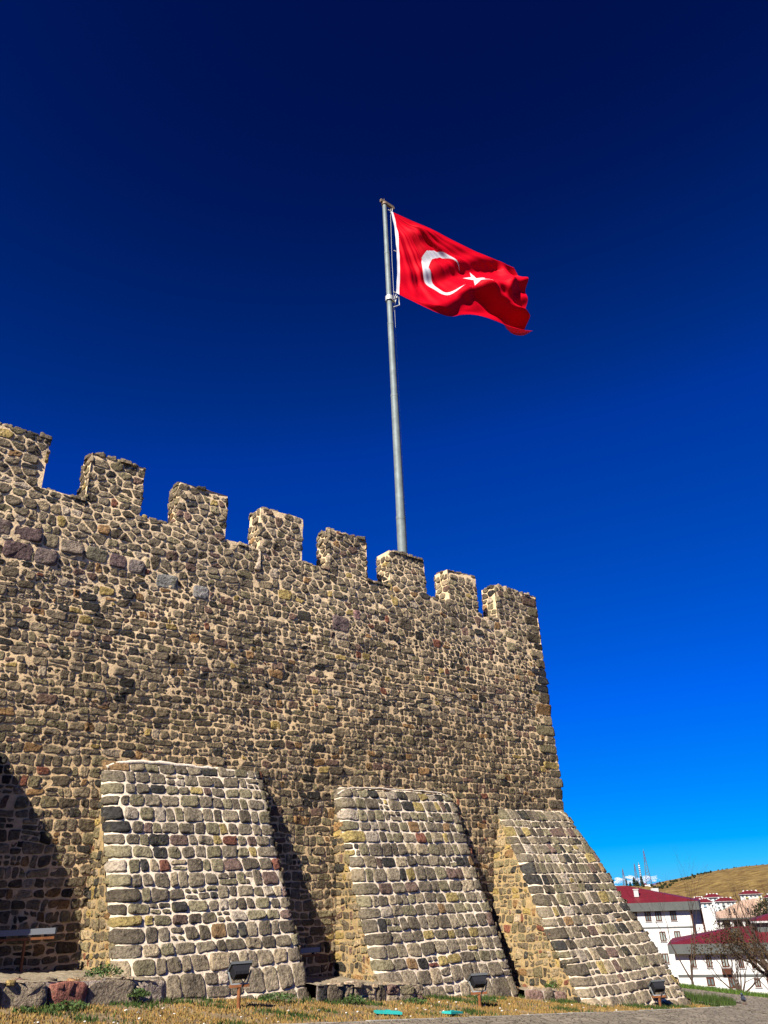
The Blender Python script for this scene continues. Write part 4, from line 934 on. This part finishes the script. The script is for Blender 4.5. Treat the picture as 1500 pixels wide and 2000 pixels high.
# masts
LAT = mat('lattice_steel', (.22, .22, .24), .6, .4); LATR = mat('lattice_red', (.20, .06, .07), .6, .2)
def mast(a, z0, z1, wb, label, solid=False):
    r = town('radio_mast', 1500, a, z0, label, 'radio mast', 'radio masts on the hilltop'); Hm = z1 - z0; ns = 12
    for nm, s0, s1, mm in (('lower_lattice', 0, 8, LAT), ('upper_lattice', 8, 12, LATR)):
        m = MB()
        W_ = lambda s_: wb * (1 - s_ / ns) ** 1.1 + .7
        for s_ in range(s0, s1):
            za, zc = Hm * s_ / ns, Hm * (s_ + 1) / ns; wa, wc = W_(s_) / 2, W_(s_ + 1) / 2; q = [(-1, -1), (1, -1), (1, 1), (-1, 1)]
            for k in range(4):
                a0, a1 = q[k], q[(k + 1) % 4]; th = .26
                m.tube([(a0[0] * wa, a0[1] * wa, za), (a0[0] * wc, a0[1] * wc, zc)], th, 4, 0, cap=False)
                m.tube([(a0[0] * wa, a0[1] * wa, za), (a1[0] * wc, a1[1] * wc, zc)], th * .6, 3, 0, cap=False); m.tube([(a1[0] * wa, a1[1] * wa, za), (a0[0] * wc, a0[1] * wc, zc)], th * .6, 3, 0, cap=False)
        m.build(nm, [mm], r)
    m = MB(); m.tube([(0, 0, Hm), (0, 0, Hm * 1.06)], .25, 4, 0)
    if solid:
        for k in range(6): m.box(-1.2, 1.2, -.8, .8, Hm * (.45 + .09 * k), Hm * (.45 + .09 * k) + 1.6, 0)
    m.build('antenna', [WHITE if solid else LAT], r)
mast(-146.2, 0, 27, 5.5, 'shortest lattice radio mast, leftmost on the hilltop')
mast(-125.4, 0, 34, 6, 'second lattice radio mast from the left, slender and reddish on top')
mast(-118.0, 0, 34.6, 4, 'radio mast hung with white antennas above the conifers', True)
mast(-106.6, 1, 54, 9, 'tallest lattice radio mast, rightmost on the hilltop')
st_ = town('transmitter_station', 1480, -109, -1, 'low white transmitter building with red roof beneath the tallest mast', 'building')
m = MB(); m.box(-5, 7, 0, 6, 0, 3.4, 0); m.box(-9, -5.01, 1, 6, 0, 2.4, 0); m.build('wall', [WHITE], st_)
m = MB(); hip(m, -9.4, 1, -.5, 6.5, 3.45, 5.6, -6, -2); m.build('roof', [REDR], st_)
m = MB(); m.box(-11.5, -9.2, -.5, 2, 0, 2.2, 0); m.build('tank', [mat('cyan_tank', (.05, .5, .7), .6)], st_)
# conifers and hill bushes
FOL = mat('conifer_foliage', attr=True, rough=.8, spec=.1); BARK = mat('bark', (.075, .05, .038), .9, var=.3, vscale=12, bump=.5, bscale=20)
def leafcloud(mb, pts, size, base, flat=.5):
    n_ = len(pts); t = rng.normal(0, 1, (n_, 3)); t /= np.linalg.norm(t, axis=1)[:, None]; b = np.cross(t, rng.normal(0, 1, (n_, 3))); b /= np.linalg.norm(b, axis=1)[:, None]
    s_ = size * rng.uniform(.6, 1.4, (n_, 1)); V = np.stack([pts - t * s_, pts + b * s_ * flat, pts + t * s_, pts - b * s_ * flat], 1).reshape(-1, 3)
    mb.add(V, [np.arange(n_)[:, None] * 4 + np.array([[0, 1, 2, 3]])], 0, np.repeat(np.array(base) * rng.uniform(.5, 1.6, (n_, 1)), 4, 0))
def conifer(D, a, z, h, w, label, group):
    r = town('conifer', D, a, z, label, 'conifer', group); m = MB(); m.tube([(0, 0, 0), (0, 0, h * .9)], [w * .06, .05], 6, 0); m.build('trunk', [BARK], r)
    n_ = 900; t = rng.random(n_) ** .8; th = rng.random(n_) * 6.283; R = w * .5 * (1 - t) ** .7 * rng.uniform(.55, 1.1, n_) * (1 + .25 * np.sin(t * 30)) + .1
    m = MB(); leafcloud(m, np.stack([R * np.cos(th), R * np.sin(th), h * (.06 + .94 * t)], -1), w * .09, (.022, .035, .016)); m.build('crown', [FOL], r); return r
gk = 'dark conifers on the hilltop by the masts'
for (a, h, w, lab) in ((-140, 15.5, 5, 'slim pointed conifer, leftmost of the hilltop trees'), (-134.5, 10.5, 6, 'short conifer second from the left on the hilltop'), (-127.5, 17, 9, 'broad conifer below the second mast'), (-123, 12, 8, 'lower spreading conifer between the two inner masts'), (-115.5, 18.5, 7.5, 'tallest dark conifer beside the white transmitter building')): conifer(1470, a, -3, h, w, lab, gk)
bush0 = None
def hill_z(a, d): x, y = xy(d, a); return float(terrain(x, y))
bpts = []
for _ in range(95): t = random.random(); dd_ = 1430 + 370 * t + random.uniform(-45, 45); bpts.append(((-.068 + .064 * t + random.uniform(-.002, .002)) * dd_, dd_))
for _ in range(24): bpts.append((random.uniform(-25, 110), random.uniform(1960, 1998)))
for _ in range(30): bpts.append((random.uniform(-120, -70), random.uniform(1350, 1700)))
bm_ = []
for k in range(3):
    m = MB(); p = rng.normal(0, 1, (260, 3)); p /= np.linalg.norm(p, axis=1)[:, None]; p *= rng.uniform(.5, 1, (260, 1)) * np.array([1.7, 1.7, 1.9]); p[:, 2] += 1.5; leafcloud(m, p, .5, (.035, .045, .02)); bm_.append(m.build('bush', [FOL]))
for k, (a, d) in enumerate(bpts):
    o_ = bm_[k] if k < 3 else bm_[k % 3].copy()
    if k >= 3: COL.objects.link(o_)
    x, y = xy(d, a); s_ = random.uniform(.5, 1.15) * (.7 if d > 1955 else 1); o_.location = (x, y, hill_z(a, d) - .3); o_.scale = (s_ * random.uniform(.9, 1.4), s_, s_ * random.uniform(.8, 1.3)); o_.rotation_euler = (0, 0, random.random() * 6)
    tag(o_, 'one of the small dark bushes dotted over the golden hillside', 'bush', 'dark bushes on the golden hillside')

# bare trees ------------------------------------------------------------
def grow(mb, p, d, L, r, depth, tips, spread=.55, up=.12, ns=3):
    pts = [p]; rad = [r]; q = Vector(p)
    for k in range(ns):
        d = (d + Vector(rng.normal(0, .11, 3)) + Vector((0, 0, up))).normalized(); q = q + d * L / ns; pts.append(q.copy()); rad.append(r * (1 - .38 * (k + 1) / ns))
    mb.tube(pts, rad, 6 if r > .03 else (4 if r > .01 else 3), 0, (1, 1, 1), cap=False)
    if depth == 0: tips.append(q.copy()); return
    for k in range(random.choice((2, 3, 3))):
        ax = Vector(rng.normal(0, 1, 3)).normalized(); nd = (d + ax * spread * random.uniform(.6, 1.3)).normalized()
        st = pts[-1] if k < 2 else pts[random.choice((1, 2))]
        grow(mb, st, nd, L * random.uniform(.62, .86), rad[-1] * (.85 if k == 0 else .6), depth - 1, tips, spread, up, ns)
def bare_tree(loc, h, r, depth, label, lean=(0, 0, 1), leafcol=None, nleaf=0, spread=.55, mains=None, name='bare_tree', tf=.4):
    R0 = empty(name, loc, 0, label, 'tree'); m = MB(); tips = []
    base = Vector((0, 0, -.3)); d = Vector(lean).normalized()
    m.tube([base, base + d * h * tf * .55, base + d * h * tf], [r * 1.25, r, r * .85], 10, 0); m.build('trunk', [BARK], R0)
    m = MB(); top_ = base + d * h * tf
    for md in (mains or [tuple(d), (.4, .3, 1), (-.4, -.2, 1)]): grow(m, top_, Vector(md).normalized(), h * .28, r * .62, depth, tips, spread)
    m.build('crown', [BARK], R0)
    if nleaf:
        m = MB(); T = np.array([tuple(t) for t in tips]); idx = rng.choice(len(T), nleaf); leafcloud(m, T[idx] + rng.normal(0, .09, (nleaf, 3)), .035, leafcol); m.build('dry_leaves', [FOL], R0)
    return R0
def tp(D, a): x, y = xy(D, a); return (x, y, float(terrain(x, y)))
RT = Vector((EY, -EX, 0))
def dirv(a, z, f=0): v = RT * a + Vector((0, 0, z)) + Vector((EX, EY, 0)) * f; return tuple(v.normalized())
p = tp(32, 1.55); bare_tree(p, 3.5, .13, 5, 'large bare tree leaning left before the lower house, its trunk at the right edge', dirv(-.16, 1), mains=[dirv(-.85, .72), dirv(-.35, 1, .2), dirv(.3, 1, -.2), dirv(-.6, .9, .4), dirv(-1, .35), dirv(-.7, .5, -.3)], spread=.55)
p = tp(30.5, .05); bare_tree(p, 2.15, .05, 5, 'brown leafy shrub-like tree at the terrace edge in front of the lower house', dirv(-.05, 1), (.055, .035, .016), 2000, .75, [dirv(-.5, .8), dirv(.1, 1), dirv(.6, .7), dirv(-.9, .5), dirv(.1, .8, .5), dirv(.9, .5), dirv(-.3, 1, .3), dirv(-.2, 1, -.4)], tf=.2)
p = tp(33, -1.5); bare_tree(p, 4.6, .05, 4, 'thin bare sapling in front of the first white house', dirv(.02, 1), None, 0, .4, [dirv(-.3, 1), dirv(.3, 1), dirv(0, 1)])
p = tp(40, 1.95); bare_tree(p, 6.0, .09, 5, 'tall bare tree with fine twigs rising against the golden hill', dirv(0, 1), None, 0, .5, [dirv(-.45, 1), dirv(.4, 1), dirv(0, 1, .3), dirv(-.1, 1, -.3)])
p = tp(42, .75); bare_tree(p, 4.6, .07, 5, 'slender bare tree between the brown shrub and the tallest bare tree', dirv(.03, 1), None, 0, .55, [dirv(-.5, 1), dirv(.5, 1), dirv(0, 1, .3)])
p = tp(150, 6.6); ce = empty('pine_tree', p, 0, 'dark bushy evergreen in front of the yellow-balconied apartment block', 'tree')
m = MB(); m.tube([(0, 0, -1), (0, 0, 9)], [.35, .12], 7, 0); m.build('trunk', [BARK], ce)
m = MB(); q = rng.normal(0, 1, (2600, 3)); q /= np.linalg.norm(q, axis=1)[:, None]; q *= rng.uniform(.35, 1, (2600, 1)) ** .5 * (1 + .2 * np.sin(q[:, :1] * 7) * np.sin(q[:, 2:] * 9)) * np.array([2.4, 2.4, 2.2]); q[:, 2] += 9.3; leafcloud(m, q, .16, (.03, .035, .014)); m.build('crown', [FOL], ce)
for (D, a, h, w, lab) in ((480, -1, 11, 7, 'dark tree left of centre between the apartment blocks'), (470, 7, 10, 9, 'dark tree between the apartment blocks and the pinkish roof'), (460, 12.5, 12, 8, 'dark tree right of the pinkish roof in front of the blocks')): conifer(D, a, hill_z(a, D) + 1, h, w, lab, 'dark trees among the apartment blocks')
